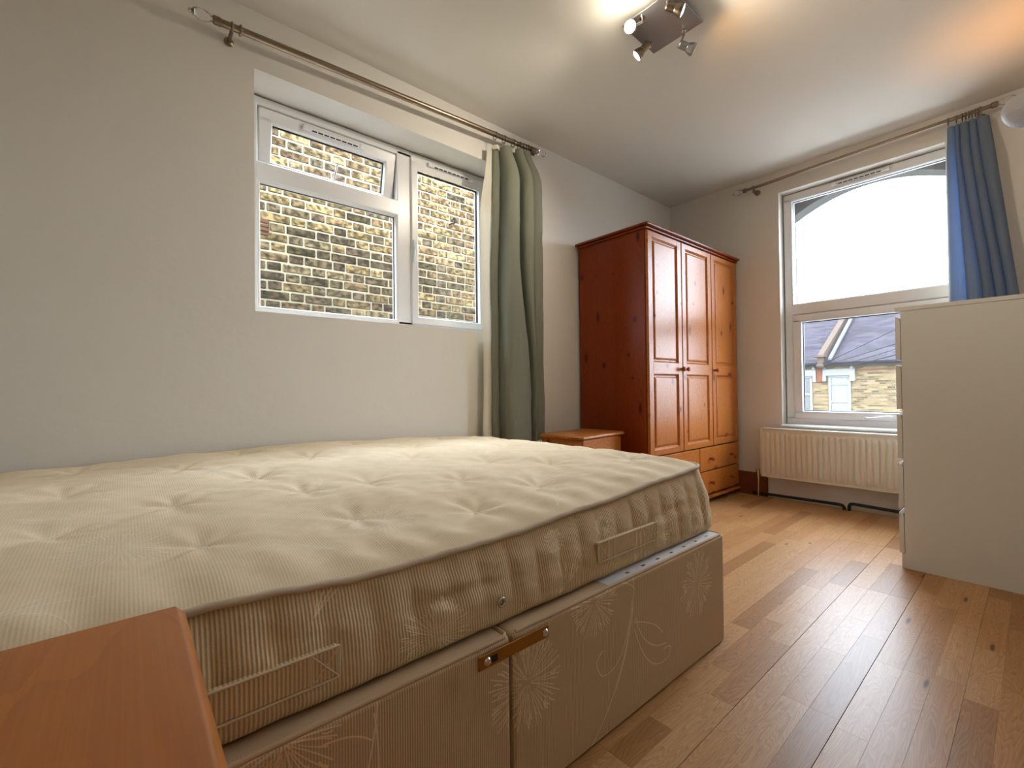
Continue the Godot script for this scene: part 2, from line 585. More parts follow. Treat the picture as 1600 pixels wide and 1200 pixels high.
# far brickwork or slates, too small to pick apart: 16 courses in the tile
func courses(base: Color, vary: float, joint: Color, jw: int, seed_: int) -> ImageTexture:
	var w := 512
	var h := 512
	var r := RandomNumberGenerator.new()
	r.seed = seed_
	var im := Image.create_empty(w, h, false, Image.FORMAT_RGB8)
	im.fill(joint)
	var ch := h / 16
	for row in 16:
		var x := 0
		var shift := (row % 2) * w / 16
		while x < w:
			var bw := w / 8
			var k := 1.0 + r.randf_range(-vary, vary) * 1.6
			var cc := Color(base.r * k, base.g * k * r.randf_range(0.97, 1.02), base.b * k * r.randf_range(0.92, 1.06))
			var x0 := (x + shift) % w
			im.fill_rect(Rect2i(x0, row * ch, mini(bw - jw * 2, w - x0), ch - jw * 3), cc)
			if x0 + bw - jw * 2 > w:
				im.fill_rect(Rect2i(0, row * ch, x0 + bw - jw * 2 - w, ch - jw * 3), cc)
			x += bw
	return ImageTexture.create_from_image(im)


# ------------------------------------------------------------------ the script starts here
func _ready() -> void:
	rng.seed = 20240
	var cam := Camera3D.new()
	cam.name = "camera"
	cam.position = Vector3(2.19425, 0.8652, 3.8317)
	cam.rotation = Vector3(0.011444, 0.862375, -0.011548)
	cam.fov = 80.78
	cam.near = 0.02
	cam.far = 200.0
	add_child(cam)
	cam.current = true

	var we := WorldEnvironment.new()
	we.name = "overcast_sky"
	var env := Environment.new()
	var sky := Sky.new()
	var ps := ProceduralSkyMaterial.new()
	ps.sky_top_color = Color(0.88, 0.94, 1.0)
	ps.sky_horizon_color = Color(0.88, 0.94, 1.0)
	ps.ground_horizon_color = Color(0.30, 0.30, 0.30)
	ps.ground_bottom_color = Color(0.25, 0.25, 0.25)
	ps.sun_angle_max = 0.0
	ps.sky_energy_multiplier = 1.0
	sky.sky_material = ps
	env.background_mode = Environment.BG_SKY
	env.sky = sky
	env.background_energy_multiplier = SKY
	env.tonemap_mode = Environment.TONE_MAPPER_LINEAR
	env.tonemap_exposure = 1.0
	env.sdfgi_enabled = true
	env.ssao_enabled = true
	env.ssil_enabled = true
	we.environment = env
	add_child(we)

	make_materials()
	room()
	side_window()
	far_window()
	floor_boards()
	wardrobe()
	bedside(Vector3(0.0, 0, 0), true)
	divan()
	mattress()
	bedside(Vector3(0.0, 0, 0), false)
	chest()
	radiator()
	pipes()
	ceiling_light()
	uplighter()
	pole_left()
	pole_far()
	curtain_left()
	curtain_far()
	neighbour_wall()
	house()

const SKY := 25.0
const SPOT := 0.27
const UPLIGHT := 0.13


# ------------------------------------------------------------------ the setting
func room() -> void:
	var b := Mb.new()
	# left wall with the opening z 1.98..3.406, y 1.216..2.272
	b.box(Vector3(-0.3, -0.2, -0.3), Vector3(0, 1.216, BACK + 0.3), 0)
	b.box(Vector3(-0.3, 2.272, -0.3), Vector3(0, 2.75, BACK + 0.3), 0)
	b.box(Vector3(-0.3, 1.216, -0.3), Vector3(0, 2.272, 1.98), 0)
	b.box(Vector3(-0.3, 1.216, 3.406), Vector3(0, 2.272, BACK + 0.3), 0)
	structure(obj("wall_left", b, M.wall))
	b = Mb.new()
	# far wall with the opening x 0.908..1.95, y 0.567..2.355
	b.box(Vector3(0, -0.2, -0.2), Vector3(RIGHT, 0.567, 0), 0)
	b.box(Vector3(0, 2.355, -0.2), Vector3(RIGHT, 2.75, 0), 0)
	b.box(Vector3(0, 0.567, -0.2), Vector3(0.908, 2.355, 0), 0)
	b.box(Vector3(1.95, 0.567, -0.2), Vector3(RIGHT, 2.355, 0), 0)
	structure(obj("wall_far", b, M.wall))
	# the outer leaf with its segmental arch
	var poly := PackedVector2Array([Vector2(0, -0.2), Vector2(RIGHT + 0.3, -0.2), Vector2(RIGHT + 0.3, 2.75), Vector2(0, 2.75)])
	b = Mb.new()
	b.box(Vector3(0, -0.2, -0.34), Vector3(RIGHT, 0.53, -0.2), 0)
	b.box(Vector3(0, 0.53, -0.34), Vector3(0.925, 2.75, -0.2), 0)
	b.box(Vector3(1.93, 0.53, -0.34), Vector3(RIGHT, 2.75, -0.2), 0)
	poly = PackedVector2Array([Vector2(0.925, 2.75)])
	for k in 17:
		var t := k / 16.0
		poly.append(Vector2(lerpf(0.925, 1.93, t), 2.195 + 0.15 * (1.0 - pow(2.0 * t - 1.0, 2.0))))
	poly.append(Vector2(1.93, 2.75))
	b.extrude(poly, Vector3(0, 0, -0.34), Vector3.RIGHT, Vector3.UP, 0.14)
	structure(obj("trim_1", b, M.stucco)).set_meta("label", "outer arched head of the far window")
	b = bxm(Vector3(RIGHT, -0.2, -0.3), Vector3(RIGHT + 0.3, 2.75, BACK + 0.3), 0)
	structure(obj("wall_right", b, M.wall))
	b = bxm(Vector3(0, -0.2, BACK), Vector3(RIGHT, 2.75, BACK + 0.3), 0)
	structure(obj("wall_back", b, M.wall))
	b = bxm(Vector3(0, CEIL, 0), Vector3(RIGHT, CEIL + 0.2, BACK), 0)
	structure(obj("ceiling", b, M.ceiling))
	# skirting board on the far wall, ends left of the radiator
	b = Mb.new()
	b.box(Vector3(0.003, 0.0, 0.002), Vector3(0.80, 0.145, 0.022), 0.002, 0)
	b.box(Vector3(0.003, 0.145, 0.002), Vector3(0.80, 0.165, 0.018), 0.006, 0)
	b.box(Vector3(0.003, 0.163, 0.002), Vector3(0.80, 0.18, 0.012), 0.005, 0)
	structure(obj("baseboard_far", b, M.skirting))

func floor_boards() -> void:
	var fl: Node3D = structure(obj("floor", bxm(Vector3(0, -0.2, 0), Vector3(RIGHT, -0.012, BACK), 0), M.dark_gap))
	# engineered oak boards 0.2 m wide, each of three rows of staves; a board edge has an open groove
	var tones := [Color(1.0, 0.97, 0.93), Color(0.84, 0.76, 0.66), Color(1.1, 1.06, 0.98), Color(0.70, 0.61, 0.50), Color(1.22, 1.2, 1.12), Color(0.92, 0.85, 0.76)]
	var rest := Mb.new()
	for board in 13:
		var x0 := 0.045 + 0.2 * board
		var joint := 0.4 + 1.1 * fmod(board * 0.618, 1.0)
		for s in 3:
			var xa := x0 + 0.2 * s / 3.0 + ((0.0007 if board == 8 or board == 9 else 0.0003) if s == 0 else 0.00008)
			var xb := minf(x0 + 0.2 * (s + 1) / 3.0 - ((0.0007 if board == 7 or board == 8 else 0.0003) if s == 2 else 0.00008), RIGHT)
			var z := 0.0
			while z < BACK:
				var L := rng.randf_range(0.26, 0.62)
				var z1 := minf(z + L, BACK)
				for jn in [joint, joint + 2.2]:
					if z < jn - 0.01 and z1 > jn - 0.08:
						z1 = jn
				if BACK - z1 < 0.08:
					z1 = BACK
				var seen := xb > 0.56 and z < 3.35 and (xb > 1.36 or z < 2.4)
				var b: Mb = Mb.new() if seen else rest
				b.tint = tones[rng.randi() % tones.size()] if rng.randf() > 0.12 else Color(1.25, 1.23, 1.12)
				b.off = Vector2(rng.randf(), rng.randf()) * 4.0
				var gap := 0.0007 if absf(z1 - joint) < 0.001 or absf(z1 - joint - 2.2) < 0.001 else 0.0001
				b.box(Vector3(xa, -0.012, z + 0.0001), Vector3(xb, 0.0, z1 - gap), 0.0003, 2)
				if seen:
					obj("plank", b, M.oak, fl)
				z = z1
	rest.off = Vector2.ZERO
	obj("plank_field", rest, M.oak, fl).set_meta("kind", "stuff")

func frame4(b: Mb, axis: int, d0: float, d1: float, a0: float, a1: float, y0: float, y1: float, w: float, r := 0.008) -> void:
	# four bars of a frame in the wall plane; axis 2: runs along z in the left wall, axis 0: along x in the far wall
	for q in [[a0, a1, y0, y0 + w], [a0, a1, y1 - w, y1], [a0, a0 + w, y0 + w * 0.6, y1 - w * 0.6], [a1 - w, a1, y0 + w * 0.6, y1 - w * 0.6]]:
		bar(b, axis, d0, d1, q[0], q[1], q[2], q[3], r)

func bar(b: Mb, axis: int, d0: float, d1: float, a0: float, a1: float, y0: float, y1: float, r := 0.008) -> void:
	if axis == 2:
		b.box(Vector3(d0, y0, a0), Vector3(d1, y1, a1), r)
	else:
		b.box(Vector3(a0, y0, d0), Vector3(a1, y1, d1), r)

func pane(parent: Node, axis: int, d: float, a0: float, a1: float, y0: float, y1: float) -> void:
	var g := Mb.new()
	frame4(g, axis, d - 0.006, d + 0.008, a0 - 0.002, a1 + 0.002, y0 - 0.002, y1 + 0.002, 0.007, 0.001)
	obj("gasket", g, M.gasket, parent)
	g = Mb.new()
	bar(g, axis, d - 0.003, d + 0.001, a0, a1, y0, y1, 0.0)
	obj("pane", g, M.glass, parent)

func trickle(parent: Node, axis: int, d: float, a0: float, a1: float, y: float) -> void:
	var b := Mb.new()
	bar(b, axis, d, d + 0.014, a0, a1, y - 0.012, y + 0.012, 0.006)
	bar(b, axis, d, d + 0.02, a0, a0 + 0.03, y - 0.013, y + 0.013, 0.005)
	bar(b, axis, d, d + 0.02, a1 - 0.03, a1, y - 0.013, y + 0.013, 0.005)
	var v := obj("trickle_vent", b, M.upvc, parent)
	b = Mb.new()
	var n := 8
	for k in n:
		var s := lerpf(a0 + 0.04, a1 - 0.04, float(k) / n)
		var e := s + (a1 - a0 - 0.08) / n - 0.006
		bar(b, axis, d + 0.010, d + 0.0145, s, e, y - 0.010, y - 0.004, 0.0)
	obj("vent_slots", b, M.slot, v)

func side_window() -> void:
	var w := Node3D.new()
	w.name = "window_1"
	add_child(w)
	w.position = Vector3(-0.2, 1.216, 2.7)
	structure(w)
	var b := Mb.new()
	frame4(b, 2, -0.25, -0.18, 1.985, 3.402, 1.220, 2.268, 0.046)
	bar(b, 2, -0.25, -0.18, 2.552, 2.650, 1.24, 2.25)  # mullion
	bar(b, 2, -0.25, -0.178, 2.63, 3.37, 1.868, 1.958)  # transom
	obj("frame", b, M.upvc, w)
	b = Mb.new()
	frame4(b, 2, -0.235, -0.185, 2.637, 3.364, 1.254, 1.880, 0.018, 0.007)
	var bead := obj("fixed_light", b, M.upvc, w)
	pane(bead, 2, -0.215, 2.652, 3.348, 1.268, 1.866)
	# the top-hung sash, pushed open at the bottom
	var hinge := Vector3(-0.2, 2.226, 3.0)
	b = Mb.new()
	frame4(b, 2, -0.235, -0.175, 2.652, 3.352, 1.925, 2.222, 0.062)
	var s := obj("top_sash", b, M.upvc, w)
	pane(s, 2, -0.21, 2.714, 3.29, 1.987, 2.160)
	trickle(s, 2, -0.176, 2.84, 3.16, 2.194)
	b = Mb.new()
	b.box(Vector3(-0.176, 1.93, 2.985), Vector3(-0.164, 1.965, 3.02), 0.004)
	b.tube([Vector3(-0.168, 1.95, 3.0), Vector3(-0.15, 1.98, 2.998), Vector3(-0.15, 2.06, 2.985)], 0.006)
	obj("handle", b, M.upvc, s)
	turn_about(s, hinge, Vector3(0, 0, 1), -0.19)
	# the closed side-hung sash
	b = Mb.new()
	frame4(b, 2, -0.225, -0.165, 2.03, 2.566, 1.252, 2.236, 0.046)
	s = obj("side_sash", b, M.upvc, w)
	pane(s, 2, -0.20, 2.077, 2.519, 1.30, 2.168)
	b = Mb.new()
	bar(b, 2, -0.17, -0.165, 2.07, 2.53, 2.158, 2.20, 0.004)
	obj("head_rail", b, M.upvc, s)
	trickle(s, 2, -0.166, 2.13, 2.46, 2.214)
	b = Mb.new()
	b.box(Vector3(-0.166, 1.69, 2.538), Vector3(-0.15, 1.745, 2.557), 0.005)
	b.box(Vector3(-0.152, 1.625, 2.541), Vector3(-0.138, 1.735, 2.555), 0.006)
	obj("handle", b, M.upvc, s)

# turns a mesh part whose points are in its parent's frame about a hinge given in the room's coordinates
func turn_about(o: Node3D, hinge: Vector3, axis: Vector3, ang: float) -> void:
	var h := hinge - origin(o.get_parent())
	o.transform = Transform3D(Basis(), h) * Transform3D(Basis(axis, ang), Vector3.ZERO) * Transform3D(Basis(), -h)

func far_window() -> void:
	var w := Node3D.new()
	w.name = "window_2"
	add_child(w)
	w.position = Vector3(1.43, 0.567, -0.12)
	structure(w)
	var b := Mb.new()
	frame4(b, 0, -0.15, -0.08, 0.912, 1.946, 0.571, 2.351, 0.062)
	bar(b, 0, -0.15, -0.078, 0.94, 1.92, 1.41, 1.492)
	obj("frame", b, M.upvc, w)
	b = Mb.new()
	frame4(b, 0, -0.14, -0.084, 0.955, 1.903, 1.480, 2.305, 0.018, 0.007)
	var bead := obj("fixed_light", b, M.upvc, w)
	pane(bead, 0, -0.11, 0.97, 1.888, 1.495, 2.290)
	trickle(w, 0, -0.08, 1.235, 1.565, 2.326)
	b = Mb.new()
	frame4(b, 0, -0.13, -0.068, 0.968, 1.89, 0.615, 1.408, 0.06)
	var s := obj("sash", b, M.upvc, w)
	pane(s, 0, -0.105, 1.029, 1.829, 0.676, 1.347)
	b = Mb.new()
	b.box(Vector3(1.40, 0.622, -0.07), Vector3(1.43, 0.645, -0.05), 0.004)
	b.tube([Vector3(1.415, 0.635, -0.052), Vector3(1.45, 0.638, -0.045), Vector3(1.55, 0.655, -0.04)], 0.006)
	obj("handle", b, M.upvc, s)
	b = Mb.new()
	b.box(Vector3(0.905, 0.553, -0.075), Vector3(1.955, 0.571, 0.035), 0.006, 0)
	obj("window_sill", b, M.upvc, w)


# ------------------------------------------------------------------ furniture
func raised_door(x: float, z0: float, z1: float, y0: float, y1: float, panels: Array, parent: Node, tint: Color) -> MeshInstance3D:
	# a door facing +x: stiles and rails proud, raised and fielded panels between
	var b := Mb.new()
	b.tint = tint
	b.off = Vector2(rng.randf(), rng.randf()) * 3.0
	var st := 0.052
	b.box(Vector3(x - 0.02, y0, z0), Vector3(x, y1, z0 + st), 0.003)
	b.box(Vector3(x - 0.02, y0, z1 - st), Vector3(x, y1, z1), 0.003)
	var ys := [y0]
	for p in panels:
		ys.append_array([p[0], p[1]])
	ys.append(y1)
	b.off = Vector2(rng.randf(), rng.randf()) * 3.0
	for k in range(0, ys.size(), 2):
		b.box(Vector3(x - 0.02, ys[k], z0 + st - 0.002), Vector3(x - 0.0003, ys[k + 1], z1 - st + 0.002), 0.003, 2)
	var door := obj("door", b, M.pine_front, parent)
	for p in panels:
		b = Mb.new()
		b.tint = tint * rng.randf_range(0.95, 1.06)
		b.off = Vector2(rng.randf(), rng.randf()) * 3.0
		raised_panel(b, x, z0 + st, z1 - st, p[0], p[1])
		obj("panel", b, M.pine_front, door)
	return door

func raised_panel(b: Mb, x: float, z0: float, z1: float, y0: float, y1: float) -> void:
	# sloped field with a sunk groove all round
	var lv := [[0.0, -0.003], [0.010, -0.013], [0.016, -0.013], [0.022, -0.006], [0.030, -0.003]]
	for k in lv.size() - 1:
		var i0: float = lv[k][0]
		var i1: float = lv[k + 1][0]
		var A := [Vector3(x + lv[k][1], y0 + i0, z0 + i0), Vector3(x + lv[k][1], y0 + i0, z1 - i0), Vector3(x + lv[k][1], y1 - i0, z1 - i0), Vector3(x + lv[k][1], y1 - i0, z0 + i0)]
		var B := [Vector3(x + lv[k + 1][1], y0 + i1, z0 + i1), Vector3(x + lv[k + 1][1], y0 + i1, z1 - i1), Vector3(x + lv[k + 1][1], y1 - i1, z1 - i1), Vector3(x + lv[k + 1][1], y1 - i1, z0 + i1)]
		for e in 4:
			var f := (e + 1) % 4
			var nn: Vector3 = (A[f] - A[e]).cross(B[e] - A[e]).normalized()
			if nn.x < 0:
				nn = -nn
			b.quad(A[e], A[f], B[f], B[e], nn, Vector2(A[e].z, A[e].y), Vector2(A[f].z, A[f].y), Vector2(B[f].z, B[f].y), Vector2(B[e].z, B[e].y))
	var q := 0.030
	var xx := x - 0.003
	b.quad(Vector3(xx, y0 + q, z0 + q), Vector3(xx, y0 + q, z1 - q), Vector3(xx, y1 - q, z1 - q), Vector3(xx, y1 - q, z0 + q), Vector3.RIGHT,
		Vector2(z0 + q, y0 + q), Vector2(z1 - q, y0 + q), Vector2(z1 - q, y1 - q), Vector2(z0 + q, y1 - q))

func knob(at: Vector3, parent: Node, r := 0.016) -> void:
	var b := Mb.new()
	b.tint = Color(0.75, 0.62, 0.55)
	b.lathe(at, Vector3.RIGHT, [Vector2(r * 0.62, 0), Vector2(r * 0.5, r * 0.5), Vector2(r * 0.55, r), Vector2(r * 0.9, r * 1.35), Vector2(r, r * 1.75), Vector2(r * 0.85, r * 2.1), Vector2(r * 0.45, r * 2.3), Vector2(0, r * 2.36)], 18)
	obj("knob", b, M.pine_front, parent)

func wardrobe() -> void:
	var t := thing("wardrobe", "tall orange pine three-door wardrobe with four drawers in the far left corner", "wardrobe", Vector3(0.3, 0, 0.68))
	var b: Mb
	# side panel towards the bed, glued up from two boards
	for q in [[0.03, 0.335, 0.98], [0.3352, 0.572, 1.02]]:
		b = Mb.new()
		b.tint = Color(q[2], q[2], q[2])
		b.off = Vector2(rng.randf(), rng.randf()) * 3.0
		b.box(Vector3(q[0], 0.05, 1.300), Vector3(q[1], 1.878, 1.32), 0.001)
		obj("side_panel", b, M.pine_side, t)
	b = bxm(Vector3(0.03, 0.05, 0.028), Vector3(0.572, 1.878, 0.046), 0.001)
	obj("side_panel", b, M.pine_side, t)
	b = bxm(Vector3(0.03, 0.06, 0.046), Vector3(0.04, 1.878, 1.30), 0)
	obj("back_panel", b, M.pine_side, t)
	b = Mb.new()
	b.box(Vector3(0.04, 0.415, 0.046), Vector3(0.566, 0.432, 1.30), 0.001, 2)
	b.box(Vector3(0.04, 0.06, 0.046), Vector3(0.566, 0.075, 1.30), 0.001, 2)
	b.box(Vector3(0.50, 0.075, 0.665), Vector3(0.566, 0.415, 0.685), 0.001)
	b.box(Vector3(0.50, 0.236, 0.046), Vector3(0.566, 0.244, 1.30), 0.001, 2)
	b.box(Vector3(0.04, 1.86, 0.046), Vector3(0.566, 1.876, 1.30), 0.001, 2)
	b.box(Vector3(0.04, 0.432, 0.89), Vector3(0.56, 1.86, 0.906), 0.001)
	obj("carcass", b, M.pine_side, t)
	# cornice: two stepped mouldings
	b = Mb.new()
	b.box(Vector3(0.02, 1.878, 0.012), Vector3(0.598, 1.893, 1.338), 0.006, 2)
	b.box(Vector3(0.012, 1.893, 0.006), Vector3(0.617, 1.912, 1.352), 0.008, 2)
	obj("cornice", b, M.pine_side, t)
	# plinth rail and bun feet
	b = Mb.new()
	b.box(Vector3(0.03, 0.035, 0.02), Vector3(0.602, 0.058, 1.33), 0.008, 2)
	obj("plinth", b, M.pine_front, t)
	for x in [0.09, 0.53]:
		for z in [0.09, 1.26]:
			b = Mb.new()
			b.lathe(Vector3(x, 0, z), Vector3.UP, [Vector2(0, 0), Vector2(0.025, 0), Vector2(0.034, 0.012), Vector2(0.034, 0.025), Vector2(0.026, 0.036), Vector2(0, 0.036)], 16)
			obj("foot", b, M.pine_side, t)
	var X := 0.592
	var pans := [[0.463, 0.952], [1.030, 1.835]]
	var tints := [Color(1.0, 0.98, 0.97), Color(1.0, 0.97, 0.93), Color(0.98, 0.93, 0.86)]
	var zz := [[0.902, 1.312], [0.467, 0.893], [0.03, 0.458]]
	var kz := [0.925, 0.868, 0.432]
	for k in 3:
		var d := raised_door(X, zz[k][0], zz[k][1], 0.424, 1.872, pans, t, tints[k])
		knob(Vector3(X, 0.99, kz[k]), d)
	for row in [[0.246, 0.416], [0.072, 0.238]]:
		for col in [[0.03, 0.672], [0.679, 1.312]]:
			b = Mb.new()
			b.off = Vector2(rng.randf(), rng.randf()) * 3.0
			b.tint = Color(1.0, 0.95, 0.85)
			b.box(Vector3(X - 0.02, row[0], col[0]), Vector3(X - 0.001, row[1], col[1]), 0.004, 2)
			var d := obj("drawer", b, M.pine_front, t)
			for f in [0.24, 0.76]:
				knob(Vector3(X - 0.002, (row[0] + row[1]) / 2.0, lerpf(col[0], col[1], f)), d)

func bedside(_at: Vector3, far: bool) -> void:
	# a small chest of three drawers, facing +x; built about its own base and then put in its place
	var t: Node3D
	if far:
		t = thing("bedside_cabinet", "small orange pine bedside cabinet between the green curtain and the wardrobe", "cabinet", Vector3.ZERO, "")
	else:
		t = thing("bedside_cabinet", "smooth orange pine bedside cabinet close up in front of the bed's near end", "cabinet", Vector3.ZERO, "")
	var D := 0.33 if far else 0.36
	var W := 0.46
	var H := 0.59
	var body: Material = M.pine_front if far else M.pine_clear
	var b := Mb.new()
	b.tint = Color(0.9, 0.8, 0.7) if far else Color.WHITE
	b.box(Vector3(0.005, 0.03, -W / 2 + 0.02), Vector3(D - 0.03, H - 0.022, -W / 2 + 0.036), 0.001)
	b.box(Vector3(0.005, 0.03, W / 2 - 0.036), Vector3(D - 0.03, H - 0.022, W / 2 - 0.02), 0.001)
	b.box(Vector3(0.005, 0.03, -W / 2 + 0.03), Vector3(0.012, H - 0.022, W / 2 - 0.03), 0)
	b.box(Vector3(0.005, 0.03, -W / 2 + 0.03), Vector3(D - 0.03, 0.045, W / 2 - 0.03), 0.001, 2)
	obj("body", b, body, t)
	b = Mb.new()
	b.box(Vector3(0, H - 0.024, -W / 2), Vector3(D, H, W / 2), 0.010, 0)
	obj("top", b, M.pine_front if far else M.pine_clear, t)
	b = Mb.new()
	b.box(Vector3(0.0, 0.0, -W / 2 + 0.01), Vector3(D - 0.012, 0.03, W / 2 - 0.01), 0.006, 2)
	obj("plinth", b, body, t)
	for k in 3:
		b = Mb.new()
		b.off = Vector2(rng.randf(), rng.randf()) * 3.0
		var y0 := 0.038 + k * 0.177
		b.box(Vector3(D - 0.05, y0, -W / 2 + 0.022), Vector3(D - 0.018, y0 + 0.172, W / 2 - 0.022), 0.004, 2)
		var d := obj("drawer", b, body, t)
		knob(Vector3(D - 0.018, y0 + 0.09, 0), d, 0.02)
	if far:
		t.position = Vector3(0.162, 0, 1.665)
		t.rotation.y = 0.10
	else:
		t.position = Vector3(1.494, 0.0, 4.006)
		t.scale = Vector3(1, 0.605 / H, 1)

func piping_path(pts: Array) -> Array:
	return pts

func divan() -> void:
	var t := thing("divan_base", "beige patterned fabric divan bed base standing under the mattress", "bed base", Vector3(0.78, 0, 3.2))
	var X0 := 0.14
	var X1 := 1.482
	var H := 0.362
	var parts := [[2.278, 3.226, "base_section"], [3.232, 4.17, "base_section"]]
	for q in parts:
		var z0: float = q[0]
		var z1: float = q[1]
		var b := Mb.new()
		var r := 0.012
		# wrapped fabric: rounded rectangle with a rounded top edge
		var ring := func(s: float) -> Vector3:
			# outline as position and outward normal, starting at the back corner
			return Vector3(s, 0, 0)
		var pts := []
		for c in [[X1 - r, z0 + r, -PI / 2], [X1 - r, z1 - r, 0.0], [X0 + r, z1 - r, PI / 2], [X0 + r, z0 + r, PI]]:
			for k in 5:
				var a: float = c[2] + PI / 2 * k / 4.0
				pts.append([Vector3(c[0] + r * cos(a), 0, c[1] + r * sin(a)), Vector3(cos(a), 0, sin(a))])
		var lev := [[0.006, 0.0, 0.0], [0.02, 0.0, 0.0], [H - r, 0.0, 0.0], [H - r * 0.5, r * 0.13, 0.5], [H - r * 0.13, r * 0.5, 0.85], [H, r, 1.0]]
		for k in pts.size():
			var P: Array = pts[k]
			var Q: Array = pts[(k + 1) % pts.size()]
			for l in lev.size() - 1:
				var A: Vector3 = P[0] - P[1] * lev[l][1] + Vector3.UP * lev[l][0]
				var B: Vector3 = Q[0] - Q[1] * lev[l][1] + Vector3.UP * lev[l][0]
				var C: Vector3 = Q[0] - Q[1] * lev[l + 1][1] + Vector3.UP * lev[l + 1][0]
				var D: Vector3 = P[0] - P[1] * lev[l + 1][1] + Vector3.UP * lev[l + 1][0]
				var nA: Vector3 = P[1].lerp(Vector3.UP, lev[l][2])
				var nB: Vector3 = Q[1].lerp(Vector3.UP, lev[l][2])
				var nC: Vector3 = Q[1].lerp(Vector3.UP, lev[l + 1][2])
				var nD: Vector3 = P[1].lerp(Vector3.UP, lev[l + 1][2])
				var uv := func(p: Vector3, e: float) -> Vector2:
					return Vector2(((p.z if absf(P[1].x + Q[1].x) > 1.0 else p.x) - 2.27) / 1.9, (0.365 - p.y) / 0.37)
				b.tri(A, B, C, nA, nB, nC, uv.call(A, 0), uv.call(B, 1), uv.call(C, 1))
				b.tri(A, C, D, nA, nC, nD, uv.call(A, 0), uv.call(C, 1), uv.call(D, 0))
		var o := obj("base_section", b, M.divan, t)
		b = Mb.new()
		b.box(Vector3(X0 + 0.01, H - 0.02, z0 + 0.01), Vector3(X1 - 0.01, H - 0.0005, z1 - 0.01), 0.004)
		obj("top_cover", b, M.divan_plain, o)
		b = Mb.new()
		b.tube([Vector3(X0 + 0.01, H - 0.002, z0 + 0.006), Vector3(X1 - 0.014, H - 0.002, z0 + 0.006), Vector3(X1 - 0.006, H - 0.002, z0 + 0.014), Vector3(X1 - 0.006, H - 0.002, z1 - 0.01)], 0.0045, 8)
		obj("piping", b, M.divan_plain, o)
		if z0 < 3.0:
			b = Mb.new()
			b.tube([Vector3(X1 - 0.004, 0.008, z0 + 0.004), Vector3(X1 - 0.004, H - 0.006, z0 + 0.004)], 0.004, 8)
			obj("corner_piping", b, M.divan_top, o)
			b = Mb.new()
			b.box(Vector3(X0 + 0.02, H - 0.004, z0 + 0.008), Vector3(X1 - 0.009, H + 0.0004, z0 + 0.62), 0.0004)
			obj("white_hem", b, M.divan_top, o)
			b = Mb.new()
			for k in 7:  # staples along the white top edge
				b.box(Vector3(X1 - 0.028, H - 0.001, z0 + 0.06 + 0.075 * k), Vector3(X1 - 0.020, H + 0.001, z0 + 0.075 + 0.075 * k), 0.0005)
			obj("staples", b, M.chrome, o).set_meta("kind", "stuff")
		for c in [[X1 - 0.1, z0 + 0.1], [X0 + 0.1, z0 + 0.1], [X1 - 0.1, z1 - 0.1], [X0 + 0.1, z1 - 0.1]]:
			b = Mb.new()
			b.lathe(Vector3(c[0], 0, c[1]), Vector3.UP, [Vector2(0, 0), Vector2(0.02, 0), Vector2(0.02, 0.01), Vector2(0, 0.01)], 10)
			obj("glide", b, M.gasket, o)
	# the linking strap across the joint
	var b := Mb.new()
	b.box(Vector3(1.484, 0.322, 3.128), Vector3(1.488, 0.350, 3.318), 0.0018)
	var s := obj("linking_strap", b, M.brass, t)
	for z in [3.140, 3.298]:
		b = Mb.new()
		b.lathe(Vector3(1.488, 0.336, z), Vector3.RIGHT, [Vector2(0.0085, 0), Vector2(0.0085, 0.001), Vector2(0.0065, 0.004), Vector2(0.003, 0.0055), Vector2(0, 0.006)], 14)
		obj("screw", b, M.chrome, s)
	b = Mb.new()
	b.box(Vector3(1.4878, 0.329, 3.272), Vector3(1.4886, 0.343, 3.288), 0.0002)
	obj("strap_slot", b, M.gasket, s)

func lut(tab: Array, x: float) -> float:
	if x <= tab[0][0]:
		return tab[0][1]
	for k in tab.size() - 1:
		if x <= tab[k + 1][0]:
			var t: float = (x - tab[k][0]) / (tab[k + 1][0] - tab[k][0])
			t = t * t * (3.0 - 2.0 * t)
			return lerpf(tab[k][1], tab[k + 1][1], t)
	return tab[-1][1]

const FRONT := [[2.25, 0.583], [2.5, 0.570], [2.86, 0.549], [3.2, 0.533], [3.47, 0.532], [3.75, 0.553], [4.15, 0.572]]
const REAR := [[2.20, 0.573], [2.45, 0.594], [2.83, 0.614], [3.15, 0.627], [3.4, 0.628], [3.63, 0.623], [3.83, 0.612], [4.15, 0.612]]
const BUTTONS := [[0.981, 3.942], [0.862, 3.747], [0.404, 3.698], [1.18, 3.725], [0.633, 3.529], [0.866, 3.457], [0.865, 3.273], [0.637, 3.005], [1.022, 3.041], [0.62, 2.526], [0.358, 2.263 + 0.08], [1.036, 2.66],
	[1.20, 2.88], [0.815, 2.36], [1.175, 2.375], [1.15, 3.42], [0.40, 3.30], [0.38, 2.85], [0.18, 2.60], [0.17, 3.05], [0.16, 3.50], [0.2, 3.95], [0.6, 3.95], [0.85, 2.80], [1.25, 3.15]]

func mattress_edge(z: float, front: bool) -> float:
	return lut(FRONT, z) if front else lut(REAR, z) - 0.006

